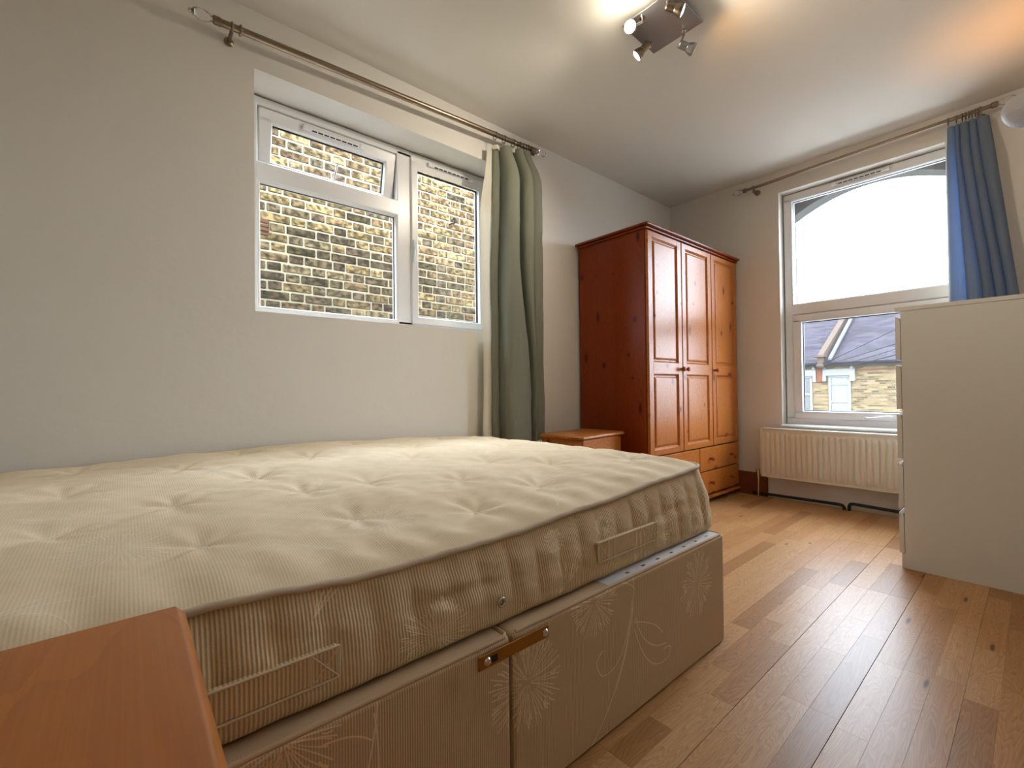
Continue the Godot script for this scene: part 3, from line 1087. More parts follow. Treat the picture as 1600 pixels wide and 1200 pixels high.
func mattress() -> void:
	var t := thing("mattress", "cream tufted mattress with ribbed quilted border lying on the divan base", "mattress", Vector3(0.72, 0.362, 3.2))
	var X0 := 0.022
	var X1 := 1.402
	var Z0 := 2.235
	var Z1 := 4.16
	var R := 0.075
	var nz := FastNoiseLite.new()
	nz.seed = 4
	nz.frequency = 1.0
	nz.fractal_octaves = 3
	# the outline with rounded corners: inset q from the edge, as a function of (s, q)
	var top := func(i: float, j: float) -> Vector3:
		var x := lerpf(X0, X1, i)
		var z := lerpf(Z0, Z1, j)
		# round the corners in plan by pulling points in
		var cx := clampf(x, X0 + R, X1 - R)
		var cz := clampf(z, Z0 + R, Z1 - R)
		var d := Vector2(x - cx, z - cz)
		if d.x != 0.0 and d.y != 0.0:
			var m := maxf(absf(d.x), absf(d.y))
			var dd := d.normalized() * m
			x = cx + dd.x
			z = cz + dd.y
		var e := minf(minf(x - X0, X1 - x), minf(z - Z0, Z1 - z))
		if d.x != 0.0 and d.y != 0.0:
			e = R - Vector2(x - cx, z - cz).length()
		e = maxf(e, 0.0)
		var y := lerpf(mattress_edge(z, false), mattress_edge(z, true), i)
		y += 0.022 * (1.0 - exp(-e / 0.035)) + 0.012 * sin(PI * i)
		var fade := clampf(e / 0.05, 0.0, 1.0)
		for q in BUTTONS:
			var dx: float = x - q[0]
			var dz: float = z - q[1]
			var r2 := dx * dx + dz * dz
			if r2 < 0.09:
				var r := sqrt(r2)
				y -= fade * (0.013 * exp(-r / 0.022) + 0.009 * exp(-r2 / 0.006))
				var an := atan2(dz, dx)
				y += fade * 0.0026 * sin(an * 6.0 + q[0] * 20.0) * exp(-pow((r - 0.06) / 0.045, 2.0))
		y += fade * (0.008 * nz.get_noise_2d(x * 3.2, z * 2.6) + 0.004 * nz.get_noise_2d(x * 7.0 + 9.0, z * 4.5) + 0.0015 * nz.get_noise_2d(x * 16.0, z * 7.0 + 5.0))
		# creases that run in from the near edge
		y += fade * 0.005 * sin(z * 58.0 + 2.0 * sin(x * 9.0)) * exp(-(X1 - x) / 0.12)
		return Vector3(x, y, z)
	var b := Mb.new()
	b.sheet(190, 240, top, func(i: float, j: float) -> Vector2: return Vector2(j * 1.925, i * 1.38), Vector3.UP)
	obj("top_panel", b, M.ticking, t)
	# outline path for border and piping
	var path := []
	var corners := [[X1 - R, Z1 - R, PI / 2, 0.0], [X1 - R, Z0 + R, 0.0, -PI / 2], [X0 + R, Z0 + R, -PI / 2, -PI], [X0 + R, Z1 - R, PI, PI / 2]]
	for k in 4:
		var c: Array = corners[k]
		for a in 9:
			var an := lerpf(c[2], c[3], a / 8.0)
			path.append([Vector2(c[0] + R * cos(an), c[1] + R * sin(an)), Vector2(cos(an), sin(an))])
		var nx: Array = corners[(k + 1) % 4]
		var p0: Vector2 = path[-1][0]
		var p1 := Vector2(nx[0] + R * cos(nx[2]), nx[1] + R * sin(nx[2]))
		var steps := int(p0.distance_to(p1) / 0.009)
		if k == 2:
			steps = 60
		for s in range(1, steps):
			path.append([p0.lerp(p1, float(s) / steps), path[-1][1]])
	path.append(path[0])
	var ytop := func(p: Vector2) -> float:
		return lerpf(mattress_edge(p.y, false), mattress_edge(p.y, true), (p.x - X0) / (X1 - X0))
	var acc := [0.0]
	for k in path.size() - 1:
		acc.append(acc[-1] + path[k][0].distance_to(path[k + 1][0]))
	var NJ := 22
	b = Mb.new()
	var side := func(i: float, j: float) -> Vector3:
		var k := int(round(i * (path.size() - 1)))
		var p: Vector2 = path[k][0]
		var nn: Vector2 = path[k][1]
		var yt: float = ytop.call(p) - 0.006
		var yb := 0.366
		var y := lerpf(yt, yb, j)
		var s: float = acc[k]
		var q := fposmod(s + 0.006 * sin(j * 4.0 + s * 3.0), 0.078) / 0.078
		var puff := 0.007 * pow(absf(sin(PI * q)), 0.55) * pow(sin(PI * clampf(j * 1.0, 0.02, 0.98)), 0.6)
		var jm := 0.48 + 0.07 * sin(s * 6.0)
		var crease := -0.006 * exp(-pow((j - jm) / 0.05, 2.0)) * (0.5 + 0.5 * sin(s * 9.0))
		var outw := 0.030 * sin(PI * minf(j, 0.75) * 0.66) + 0.014 * j * j + 0.004 * nz.get_noise_2d(s * 9.0, j * 4.0)
		var lean := clampf((nn.x + 1.0), 0.0, 1.0)
		var o: float = (puff + outw + crease) * (0.3 + 0.7 * lean) * (1.0 if nn.x > -0.5 else 0.15)
		o -= 0.012 * exp(-(1.0 - j) / 0.035)
		return Vector3(p.x + nn.x * o, y, p.y + nn.y * o)
	var suv := func(i: float, j: float) -> Vector2:
		var k := int(round(i * (path.size() - 1)))
		var p: Vector2 = path[k][0]
		var nn: Vector2 = path[k][1]
		var L: float = acc[k]
		return Vector2((Z1 - R - L + 0.118 - 2.2) / 1.95, j * 0.215 / 0.25)
	b.sheet(path.size() - 1, NJ, side, suv, Vector3.ZERO, -1.0)
	var border := obj("border", b, M.border, t)
	for lev in [0, 1]:
		var pts := []
		for k in range(0, path.size(), 2):
			var p: Vector2 = path[k][0]
			var nn: Vector2 = path[k][1]
			var y: float = ytop.call(p) if lev == 0 else 0.370
			var o := 0.002 if lev == 0 else 0.012
			if nn.x < -0.5:
				o = -0.002
			pts.append(Vector3(p.x + nn.x * o, y + 0.0008 * sin(k * 0.7), p.y + nn.y * o))
		b = Mb.new()
		b.tube(pts, 0.0068 if lev == 0 else 0.005, 8, false)
		obj("piping", b, M.piping, t)
	# two stitched handles and a brass-rimmed air vent on the border
	for h in [[2.634, 2.907, 0.44], [3.568, 3.80, 0.428]]:
		b = Mb.new()
		var hy: float = h[2]
		b.box(Vector3(1.434, hy - 0.025, h[0]), Vector3(1.4495, hy + 0.025, h[1]), 0.004)
		for k in b.u.size():
			b.u[k] = Vector2((b.v[k].z - 2.2) / 1.95, (b.v[k].y - 0.3) / 0.25)
		var hd := obj("handle", b, M.border, border)
		b = Mb.new()
		for e in [hy - 0.025, hy + 0.025]:
			b.tube([Vector3(1.449, e, h[0]), Vector3(1.449, e, h[1])], 0.0022, 6)
		for z in [h[0], h[0] + 0.045, h[1] - 0.045, h[1]]:
			b.tube([Vector3(1.449, hy - 0.025, z), Vector3(1.449, hy + 0.025, z)], 0.0016, 6)
		for z in [h[0], h[1] - 0.045]:
			b.tube([Vector3(1.4495, hy - 0.025, z), Vector3(1.4495, hy + 0.025, z + 0.045)], 0.0014, 6)
			b.tube([Vector3(1.4495, hy + 0.025, z), Vector3(1.4495, hy - 0.025, z + 0.045)], 0.0014, 6)
		for k in b.v.size():
			b.u[k] = Vector2(0.3, 0.1)
		obj("handle_stitching", b, M.cord, border)
	b = Mb.new()
	b.torus(Vector3(1.453, 0.418, 3.232), Vector3.RIGHT, 0.0085, 0.0028, 18, 8)
	b.lathe(Vector3(1.447, 0.418, 3.232), Vector3.RIGHT, [Vector2(0.009, 0.003), Vector2(0.004, 0.0035), Vector2(0, 0.0035)], 14)
	obj("air_vent", b, M.chrome, border)
	# white tufting loops
	var r := RandomNumberGenerator.new()
	r.seed = 9
	for q in BUTTONS:
		var i: float = (q[0] - X0) / (X1 - X0)
		var j: float = (q[1] - Z0) / (Z1 - Z0)
		var p: Vector3 = top.call(i, j)
		var a := r.randf_range(-0.7, 0.7)
		b = Mb.new()
		b.box(p + Vector3(-0.005, 0.0005, -0.012), p + Vector3(0.005, 0.0045, 0.012), 0.0018)
		for k in b.v.size():
			b.v[k] = p + (b.v[k] - p).rotated(Vector3.UP, a)
			b.n[k] = b.n[k].rotated(Vector3.UP, a)
		obj("tuft", b, M.tuft, t)

func chest() -> void:
	var t := thing("chest_of_drawers", "tall plain white chest of drawers seen from its side at the right", "chest of drawers", Vector3(2.01, 0, 0.64))
	var Z0 := 0.242
	var Z1 := 1.042
	var XF := 1.772
	var XB := 2.25
	for z in [[Z1 - 0.018, Z1], [Z0, Z0 + 0.018]]:
		obj("side_panel", bxm(Vector3(XF, 0, z[0]), Vector3(XB, 1.212, z[1]), 0.001), M.white_paint, t)
	obj("top", bxm(Vector3(1.752, 1.213, Z0), Vector3(XB, 1.232, Z1 + 0.001), 0.0015), M.white_paint, t)
	obj("back_panel", bxm(Vector3(XB - 0.008, 0.01, Z0 + 0.018), Vector3(XB, 1.212, Z1 - 0.018), 0), M.white_paint, t)
	obj("plinth", bxm(Vector3(XF - 0.012, 0, Z0 + 0.018), Vector3(XF + 0.004, 0.068, Z1 - 0.001), 0.001), M.white_paint, t)
	var tops := [1.213, 0.983, 0.750, 0.517, 0.284]
	for k in 5:
		var yt: float = tops[k] - 0.024
		var yb: float = (tops[k + 1] if k < 4 else 0.072)
		var b := Mb.new()
		# front with its top edge bevelled inwards as a finger grip
		b.extrude(PackedVector2Array([Vector2(1.752, yb), Vector2(1.770, yb), Vector2(1.770, yt - 0.022), Vector2(1.7655, yt - 0.008), Vector2(1.754, yt), Vector2(1.752, yt - 0.001)]), Vector3(0, 0, Z0 + 0.001), Vector3.RIGHT, Vector3.UP, Z1 - Z0 - 0.002)
		var d := obj("drawer", b, M.white_paint, t)
		b = Mb.new()
		b.box(Vector3(1.774, yb + 0.02, Z0 + 0.03), Vector3(2.2, yt - 0.05, Z0 + 0.042), 0.001)
		b.box(Vector3(1.774, yb + 0.02, Z1 - 0.042), Vector3(2.2, yt - 0.05, Z1 - 0.03), 0.001)
		b.box(Vector3(1.774, yb + 0.02, Z0 + 0.03), Vector3(2.2, yb + 0.028, Z1 - 0.03), 0.001)
		obj("drawer_box", b, M.white_paint, d)

func radiator() -> void:
	var t := thing("radiator", "white ribbed panel radiator on the wall under the far window", "radiator", Vector3(1.35, 0.17, 0.08))
	var X0 := 0.792
	var X1 := 1.95
	var Y0 := 0.172
	var Y1 := 0.536
	var b := Mb.new()
	var pitch := 0.0345
	var nrib := int((X1 - X0 - 0.05) / pitch)
	var xs := X0 + (X1 - X0 - nrib * pitch) / 2.0
	b.sheet(nrib * 10 + 4, 26, func(i: float, j: float) -> Vector3:
		var x := lerpf(X0 + 0.002, X1 - 0.002, i)
		var y := lerpf(Y0, Y1, j)
		var q := fposmod(x - xs, pitch) / pitch
		var a := 0.011 * pow(clampf(sin(PI * q) * 1.25, 0.0, 1.0), 1.4)
		if x < xs or x > xs + nrib * pitch:
			a = 0.0
		var e := clampf(minf(y - Y0 - 0.022, Y1 - 0.030 - y) / 0.012, 0.0, 1.0)
		return Vector3(x, y, 0.104 + a * e), func(i: float, j: float) -> Vector2: return Vector2(i, j), Vector3.BACK)
	b.box(Vector3(X0 + 0.002, Y0, 0.085), Vector3(X1 - 0.002, Y0 + 0.004, 0.106), 0.001)
	obj("front_panel", b, M.radiator, t)
	b = Mb.new()
	b.box(Vector3(X0 + 0.002, Y0, 0.06), Vector3(X1 - 0.002, Y1, 0.075), 0.004)
	obj("rear_panel", b, M.radiator, t)
	b = Mb.new()
	b.box(Vector3(X0 - 0.003, Y0 - 0.002, 0.056), Vector3(X0 + 0.001, Y1 + 0.006, 0.112), 0.0015)
	obj("side_cover", b, M.radiator, t)
	b = Mb.new()
	b.box(Vector3(X1 - 0.001, Y0 - 0.002, 0.056), Vector3(X1 + 0.003, Y1 + 0.006, 0.112), 0.0015)
	obj("side_cover", b, M.radiator, t)
	b = Mb.new()
	b.box(Vector3(X0, Y1 + 0.002, 0.104), Vector3(X1, Y1 + 0.010, 0.114), 0.002)
	b.box(Vector3(X0, Y1 + 0.002, 0.054), Vector3(X1, Y1 + 0.010, 0.062), 0.002)
	for k in 44:
		var x := lerpf(X0 + 0.01, X1 - 0.02, k / 43.0)
		b.box(Vector3(x, Y1 + 0.003, 0.06), Vector3(x + 0.010, Y1 + 0.008, 0.106), 0.001)
	obj("top_grille", b, M.radiator, t)
	for x in [1.0, 1.74]:
		b = Mb.new()
		b.box(Vector3(x, 0.24, 0.001), Vector3(x + 0.04, 0.48, 0.06), 0.002)
		obj("wall_bracket", b, M.radiator, t)
	b = Mb.new()
	b.lathe(Vector3(0.757, 0.172, 0.08), Vector3.UP, [Vector2(0.007, -0.04), Vector2(0.009, -0.02), Vector2(0.011, 0.0), Vector2(0.012, 0.018), Vector2(0.015, 0.02), Vector2(0.015, 0.045), Vector2(0.012, 0.05), Vector2(0, 0.052)], 14)
	b.tube([Vector3(0.757, 0.188, 0.08), Vector3(0.795, 0.188, 0.08)], 0.008)
	b.tube([Vector3(0.757, 0.0, 0.08), Vector3(0.757, 0.14, 0.08)], 0.006)
	obj("valve", b, M.chrome, t)

func pipes() -> void:
	var b := Mb.new()
	b.tube([Vector3(0.70, 0.026, 0.04), Vector3(1.0, 0.029, 0.04), Vector3(1.27, 0.033, 0.04), Vector3(1.29, 0.03, 0.04), Vector3(1.300, 0.018, 0.04), Vector3(1.302, 0.0, 0.04)], 0.0105, 10)
	tag(obj("heating_pipe", b, M.pipe), "dark heating pipe along the floor from the skirting board to under the radiator", "pipe", "")
	b = Mb.new()
	b.tube([Vector3(1.328, 0.0, 0.04), Vector3(1.330, 0.034, 0.04), Vector3(1.336, 0.046, 0.04), Vector3(1.35, 0.05, 0.04), Vector3(1.9, 0.036, 0.04)], 0.0105, 10)
	tag(obj("heating_pipe", b, M.pipe), "dark heating pipe rising from the floor and running right behind the chest", "pipe", "")


# ------------------------------------------------------------------ lamps
func spot(at: Vector3, dir: Vector3, col: Color, energy: float, angle: float, parent: Node) -> void:
	var s := SpotLight3D.new()
	s.name = "spot_beam"
	parent.add_child(s, true)
	s.position = at - origin(parent)
	s.basis = Basis.looking_at(dir, Vector3.UP if absf(dir.normalized().y) < 0.95 else Vector3.RIGHT)
	s.light_color = col
	s.light_energy = energy
	s.spot_angle = angle
	s.spot_angle_attenuation = 1.0
	s.spot_range = 8.0
	s.spot_attenuation = 2.0
	s.light_size = 0.025
	s.shadow_enabled = true

func ceiling_light() -> void:
	var t := thing("ceiling_light", "square metal ceiling plate with four small swivel spotlights", "ceiling light", Vector3(1.125, CEIL - 0.03, 2.0))
	var b := Mb.new()
	b.box(Vector3(1.0, 2.488, 1.875), Vector3(1.25, 2.497, 2.135), 0.003)
	obj("plate", b, M.dark_metal, t)
	b = Mb.new()
	b.box(Vector3(1.06, 2.497, 1.94), Vector3(1.19, CEIL, 2.07), 0.002)
	obj("ceiling_cup", b, M.dark_metal, t)
	# lens centre, beam direction, lamp colour, energy, beam half-angle, arm foot on the plate
	var warm := Color(1.0, 0.955, 0.88)
	var amber := Color(1.0, 0.74, 0.38)
	var lamps := [
		[Vector3(1.068, 2.428, 2.172), Vector3(0.30, -0.42, 0.82), warm, 0.24, 0.0, Vector3(1.09, 2.488, 2.11)],
		[Vector3(0.994, 2.418, 2.012), Vector3(-0.66, -0.62, 0.38), warm, 3.4, 64.0, Vector3(1.03, 2.488, 1.95)],
		[Vector3(1.258, 2.428, 2.074), Vector3(0.72, -0.42, -0.60), warm, 2.5, 64.0, Vector3(1.205, 2.488, 2.09)],
		[Vector3(1.20, 2.395, 1.873), Vector3(0.55, -0.35, -0.7), amber, 0.30, 88.0, Vector3(1.17, 2.488, 1.90)]]
	for q in lamps:
		var d: Vector3 = q[1].normalized()
		var lens: Vector3 = q[0]
		var back := lens - d * 0.06
		b = Mb.new()
		b.tube([q[5], q[5] + Vector3.DOWN * 0.02, back + Vector3.UP * 0.012 , back], 0.005, 10)
		b.lathe(q[5] + Vector3.DOWN * 0.006, Vector3.UP, [Vector2(0, 0), Vector2(0.012, 0), Vector2(0.012, 0.006), Vector2(0, 0.006)], 14)
		var arm := obj("arm", b, M.chrome, t)
		b = Mb.new()
		b.lathe(lens, -d, [Vector2(0.0255, -0.001), Vector2(0.0265, 0.002), Vector2(0.0255, 0.012), Vector2(0.019, 0.03), Vector2(0.016, 0.034), Vector2(0.017, 0.036), Vector2(0.017, 0.066), Vector2(0.013, 0.072), Vector2(0, 0.072)], 20)
		obj("lamp_holder", b, M.steel if q[2] != amber else M.dark_metal, arm)
		b = Mb.new()
		b.lathe(lens - d * 0.002, d, [Vector2(0.0252, 0), Vector2(0.022, 0.003), Vector2(0.012, 0.006), Vector2(0, 0.007)], 18)
		var em := mat(Color(0.9, 0.9, 0.9), 0.4)
		em.emission_enabled = true
		em.emission = q[2].lerp(Color.WHITE, 0.6) if q[2] != amber else amber
		em.emission_energy_multiplier = 4.0 if q[2] != amber else 0.6
		obj("bulb", b, em, arm)
		if q[4] > 0.0:
			spot(lens + d * 0.012, d, q[2], q[3] * SPOT, q[4], t)
		else:  # a frosted bulb that stands proud of its holder and shines all round
			var om := OmniLight3D.new()
			om.name = "bulb_light"
			t.add_child(om, true)
			om.position = lens + d * 0.03 - origin(t)
			om.light_color = q[2]
			om.light_energy = q[3] * SPOT
			om.light_size = 0.03
			om.omni_range = 8.0
			om.omni_attenuation = 2.0
			om.shadow_enabled = true

func uplighter() -> void:
	var c := Vector3(2.180, 2.105, 0.75)
	var t := thing("floor_lamp", "round white lamp shade at the right edge beside the blue curtain", "lamp", Vector3(2.40, 0, 0.75))
	var R := 0.080
	var prof := []
	for k in 13:  # outside of the bowl
		var a := lerpf(-PI / 2, 0.62, k / 12.0)
		prof.append(Vector2(R * cos(a), R * sin(a)))
	for k in 13:
		var a := lerpf(0.62, -PI / 2, k / 12.0)
		prof.append(Vector2((R - 0.003) * cos(a), (R - 0.003) * sin(a)))
	var b := Mb.new()
	b.lathe(c, Vector3.UP, prof, 36)
	var sh := obj("shade", b, M.bowl, t)
	b = Mb.new()
	b.lathe(c + Vector3.DOWN * 0.02, Vector3.UP, [Vector2(0, -0.02), Vector2(0.016, -0.012), Vector2(0.02, 0.0), Vector2(0.016, 0.012), Vector2(0, 0.02)], 14)
	var em := mat(Color(0.9, 0.9, 0.9), 0.4)
	em.emission_enabled = true
	em.emission = Color(1.0, 0.7, 0.35)
	em.emission_energy_multiplier = 2.0
	obj("bulb", b, em, sh)
	b = Mb.new()
	b.tube([Vector3(2.41, 0.02, 0.75), Vector3(2.41, 1.7, 0.75), Vector3(2.40, 1.85, 0.75), Vector3(2.36, 1.97, 0.75), Vector3(2.28, 2.02, 0.75), Vector3(2.18, 2.024, 0.75)], 0.009, 12)
	obj("pole", b, M.white_paint, t)
	b = Mb.new()
	b.lathe(Vector3(2.41, 0, 0.75), Vector3.UP, [Vector2(0, 0), Vector2(0.13, 0), Vector2(0.13, 0.012), Vector2(0.11, 0.02), Vector2(0, 0.024)], 28)
	obj("base", b, M.white_paint, t)
	spot(c + Vector3.UP * 0.01, Vector3(-0.02, 1, -0.05), Color(1.0, 0.67, 0.22), UPLIGHT, 65.0, t)


# ------------------------------------------------------------------ curtain poles and curtains
func finial(parent: Node, at: Vector3, dir: Vector3) -> void:
	var b := Mb.new()
	b.lathe(at, dir, [Vector2(0.013, -0.03), Vector2(0.017, -0.028), Vector2(0.017, -0.004), Vector2(0.012, 0.0), Vector2(0, 0.0)], 18)
	var c := obj("end_collar", b, M.steel, parent)
	b = Mb.new()
	b.lathe(at, dir, [Vector2(0, 0.001), Vector2(0.010, 0.001), Vector2(0.016, 0.012), Vector2(0.022, 0.03), Vector2(0.022, 0.045), Vector2(0.016, 0.062), Vector2(0.006, 0.07), Vector2(0, 0.07)], 10)
	obj("finial", b, M.crystal, parent)
	b = Mb.new()
	b.lathe(at, dir, [Vector2(0.0, 0.0705), Vector2(0.008, 0.0705), Vector2(0.007, 0.078), Vector2(0, 0.08)], 12)
	obj("finial_tip", b, M.chrome, parent)

func ring(at: Vector3, axis: Vector3, parent: Node, R := 0.021) -> void:
	var b := Mb.new()
	b.torus(at, axis, R, 0.0028, 20, 8)
	b.torus(at + Vector3.DOWN * (R + 0.006), axis, 0.004, 0.0012, 10, 6)
	obj("ring", b, M.steel, parent)

func pole_left() -> void:
	var a := Vector3(0.08, 2.351, 3.555)
	var e := Vector3(0.08, 2.419, 1.79)
	var d := (e - a).normalized()
	var t := thing("curtain_pole", "long brushed metal curtain pole with clear finials above the side window", "curtain pole", Vector3(0.08, 2.38, 2.67), "")
	var b := Mb.new()
	b.tube([a, a + d * 0.9, e], 0.0145, 16)
	obj("pole", b, M.steel, t)
	finial(t, a - d * 0.012, -d)
	finial(t, e + d * 0.012, d)
	for z in [3.50, 1.86]:
		var p: Vector3 = a + d * (3.555 - z)
		b = Mb.new()
		b.torus(p, d, 0.016, 0.004, 18, 8)
		b.tube([p + Vector3(-0.012, -0.012, 0), Vector3(0.04, p.y - 0.016, z), Vector3(0.004, p.y - 0.016, z)], 0.007, 10)
		b.lathe(Vector3(0.001, p.y - 0.016, z), Vector3.RIGHT, [Vector2(0.018, 0), Vector2(0.018, 0.006), Vector2(0.010, 0.012), Vector2(0, 0.012)], 18)
		obj("bracket", b, M.steel, t)
	b = Mb.new()
	b.torus(a + d * 0.085, d, 0.017, 0.005, 18, 8)
	obj("collar", b, M.steel, t)

func pole_far() -> void:
	var a := Vector3(0.69, 2.425, 0.08)
	var e := Vector3(2.06, 2.449, 0.08)
	var d := (e - a).normalized()
	var t := thing("curtain_pole", "brushed metal curtain pole with clear finials above the far window", "curtain pole", Vector3(1.37, 2.43, 0.08), "")
	var b := Mb.new()
	b.tube([a, a + d * 0.7, e], 0.011, 16)
	obj("pole", b, M.steel, t)
	finial(t, a - d * 0.012, -d)
	finial(t, e + d * 0.012, d)
	for x in [0.76, 2.0]:
		var p: Vector3 = a + d * (x - 0.69)
		b = Mb.new()
		b.torus(p, d, 0.014, 0.004, 18, 8)
		b.tube([p + Vector3(0, -0.014, -0.01), Vector3(x, p.y - 0.02, 0.04), Vector3(x, p.y - 0.02, 0.004)], 0.006, 10)
		b.lathe(Vector3(x, p.y - 0.02, 0.001), Vector3.BACK, [Vector2(0.022, 0), Vector2(0.022, 0.006), Vector2(0.01, 0.012), Vector2(0, 0.012)], 18)
		b.box(Vector3(x - 0.006, p.y - 0.045, 0.072), Vector3(x + 0.006, p.y - 0.012, 0.088), 0.002)
		obj("bracket", b, M.steel, t)

# cross-section of the folds: bounds between lobes at the top and the bottom, each with its depth
func folds(s: float, h: float, T: Array, B: Array, dep: Array) -> Vector2:
	for k in T.size() - 1:
		var b0 := lerpf(T[k], B[k], h)
		var b1 := lerpf(T[k + 1], B[k + 1], h)
		if s <= b1 or k == T.size() - 2:
			var q := clampf((s - b0) / maxf(b1 - b0, 1e-4), 0.0, 1.0)
			# omega-shaped: the lobe bulges over its own foot on both sides
			var over := 0.0 if dep[k] < 0.02 else -0.17 * (b1 - b0) * sin(TAU * q)
			return Vector2(dep[k] * pow(absf(sin(PI * q)), 0.6), over)
	return Vector2.ZERO

func curtain_left() -> void:
	var t := thing("curtain", "sage green curtain with pale lining bunched beside the side window", "curtain", Vector3(0.08, 0.53, 2.0), "")
	var T := [0.0, 0.15, 0.42, 0.53, 0.76, 1.0]
	var B := [0.0, 0.14, 0.68, 0.70, 0.76, 1.0]
	var dep := [0.012, 0.105, 0.0, 0.10, 0.085]
	var nz := FastNoiseLite.new()
	nz.seed = 31
	nz.frequency = 1.0
	var f := func(i: float, j: float) -> Vector3:
		var h := j
		var y := lerpf(2.345 + 0.05 * i, 0.535 + 0.008 * sin(i * 9.0), j)
		var zl := lerpf(2.125, 2.155, smoothstep(0.0, 0.5, h))
		var zr := lerpf(1.835, 1.775, smoothstep(0.0, 0.09, h))
		var z := lerpf(zl, zr, i)
		var am := lerpf(0.55, 1.0, smoothstep(0.0, 0.12, h))
		var hh := smoothstep(0.25, 0.85, h)
		var fo := folds(i, hh, T, B, dep)
		z += (zr - zl) * fo.y * am
		var x := 0.050 + am * fo.x + 0.008 * nz.get_noise_2d(z * 8.0, y * 2.0)
		return Vector3(x, y, z + 0.006 * nz.get_noise_2d(y * 2.5, 4.0))
	var b := Mb.new()
	b.sheet(220, 60, f, func(i: float, j: float) -> Vector2: return Vector2(i * 0.7, j * 1.8), Vector3.ZERO, -1.0)
	obj("fabric", b, M.curtain, t)
	b = Mb.new()
	b.sheet(60, 50, func(i: float, j: float) -> Vector3:
		var y := lerpf(2.335 + 0.05 * i, 0.525, j)
		var z := lerpf(lerpf(2.165, 2.222, smoothstep(0.0, 0.25, j)) + 0.012 * sin(j * 7.0) * j, lerpf(1.835, 1.762, smoothstep(0.0, 0.5, j)), i)
		return Vector3(0.040 + 0.012 * sin(i * 26.0) * (0.3 + 0.7 * j) + 0.012 * (1.0 - i) * j, y, z),
		func(i: float, j: float) -> Vector2: return Vector2(i, j), Vector3.RIGHT)
	obj("lining", b, M.lining, t)
	b = Mb.new()  # heading tape
	b.sheet(60, 3, func(i: float, j: float) -> Vector3:
		var z := lerpf(2.13, 1.84, i)
		return Vector3(0.055 + 0.02 * absf(sin(i * 20.0)), lerpf(2.352, 2.325, j) + 0.05 * i, z), func(i: float, j: float) -> Vector2: return Vector2(i, j), Vector3.RIGHT)
	obj("heading_tape", b, M.lining, t)
	var d := (Vector3(0.08, 2.419, 1.79) - Vector3(0.08, 2.351, 3.555)).normalized()
	for z in [2.13, 2.06, 1.985, 1.935, 1.905, 1.885, 1.84, 1.832, 1.824, 1.816, 1.808]:
		var p := Vector3(0.08, 2.351 + (3.555 - z) * 0.0385, z)
		ring(p + Vector3.DOWN * 0.0075, d, t)

func curtain_far() -> void:
	var t := thing("curtain", "bluish curtain hanging at the right side of the far window behind the chest", "curtain", Vector3(2.0, 0.5, 0.08), "")
	var T := [0.0, 0.20, 0.30, 0.52, 0.70, 1.0]
	var B := [0.0, 0.26, 0.50, 0.68, 0.84, 1.0]
	var dep := [0.075, 0.085, 0.085, 0.09, 0.08]
	var nz := FastNoiseLite.new()
	nz.seed = 37
	nz.frequency = 1.0
	var f := func(i: float, j: float) -> Vector3:
		var y := lerpf(2.405, 0.58, j)
		var x := lerpf(lerpf(1.858, 1.852, j), lerpf(2.035, 2.205, j), i)
		var am := lerpf(0.5, 1.0, smoothstep(0.0, 0.12, j))
		var fo := folds(i, smoothstep(0.0, 0.6, j), T, B, dep)
		x += 0.25 * fo.y * am
		var z := 0.048 + am * fo.x + 0.006 * nz.get_noise_2d(x * 8.0, y * 2.0)
		return Vector3(x, y, z)
	var b := Mb.new()
	b.sheet(200, 50, f, func(i: float, j: float) -> Vector2: return Vector2(i * 0.7, j * 1.8), Vector3.ZERO, -1.0)
	obj("fabric", b, M.curtain_far, t)
	b = Mb.new()
	b.sheet(60, 40, func(i: float, j: float) -> Vector3:
		return Vector3(lerpf(1.846, lerpf(2.04, 2.18, j), i), lerpf(2.395, 0.59, j), 0.036 + 0.008 * sin(i * 24.0)), func(i: float, j: float) -> Vector2: return Vector2(i, j), Vector3.BACK)
	obj("lining", b, M.lining, t)
	for x in [1.865, 1.90, 1.925, 1.94, 1.953, 1.966, 1.98, 1.99]:
		ring(Vector3(x, 2.4255 + (x - 0.69) * 0.0175 - 0.007, 0.08), Vector3.RIGHT, t, 0.019)


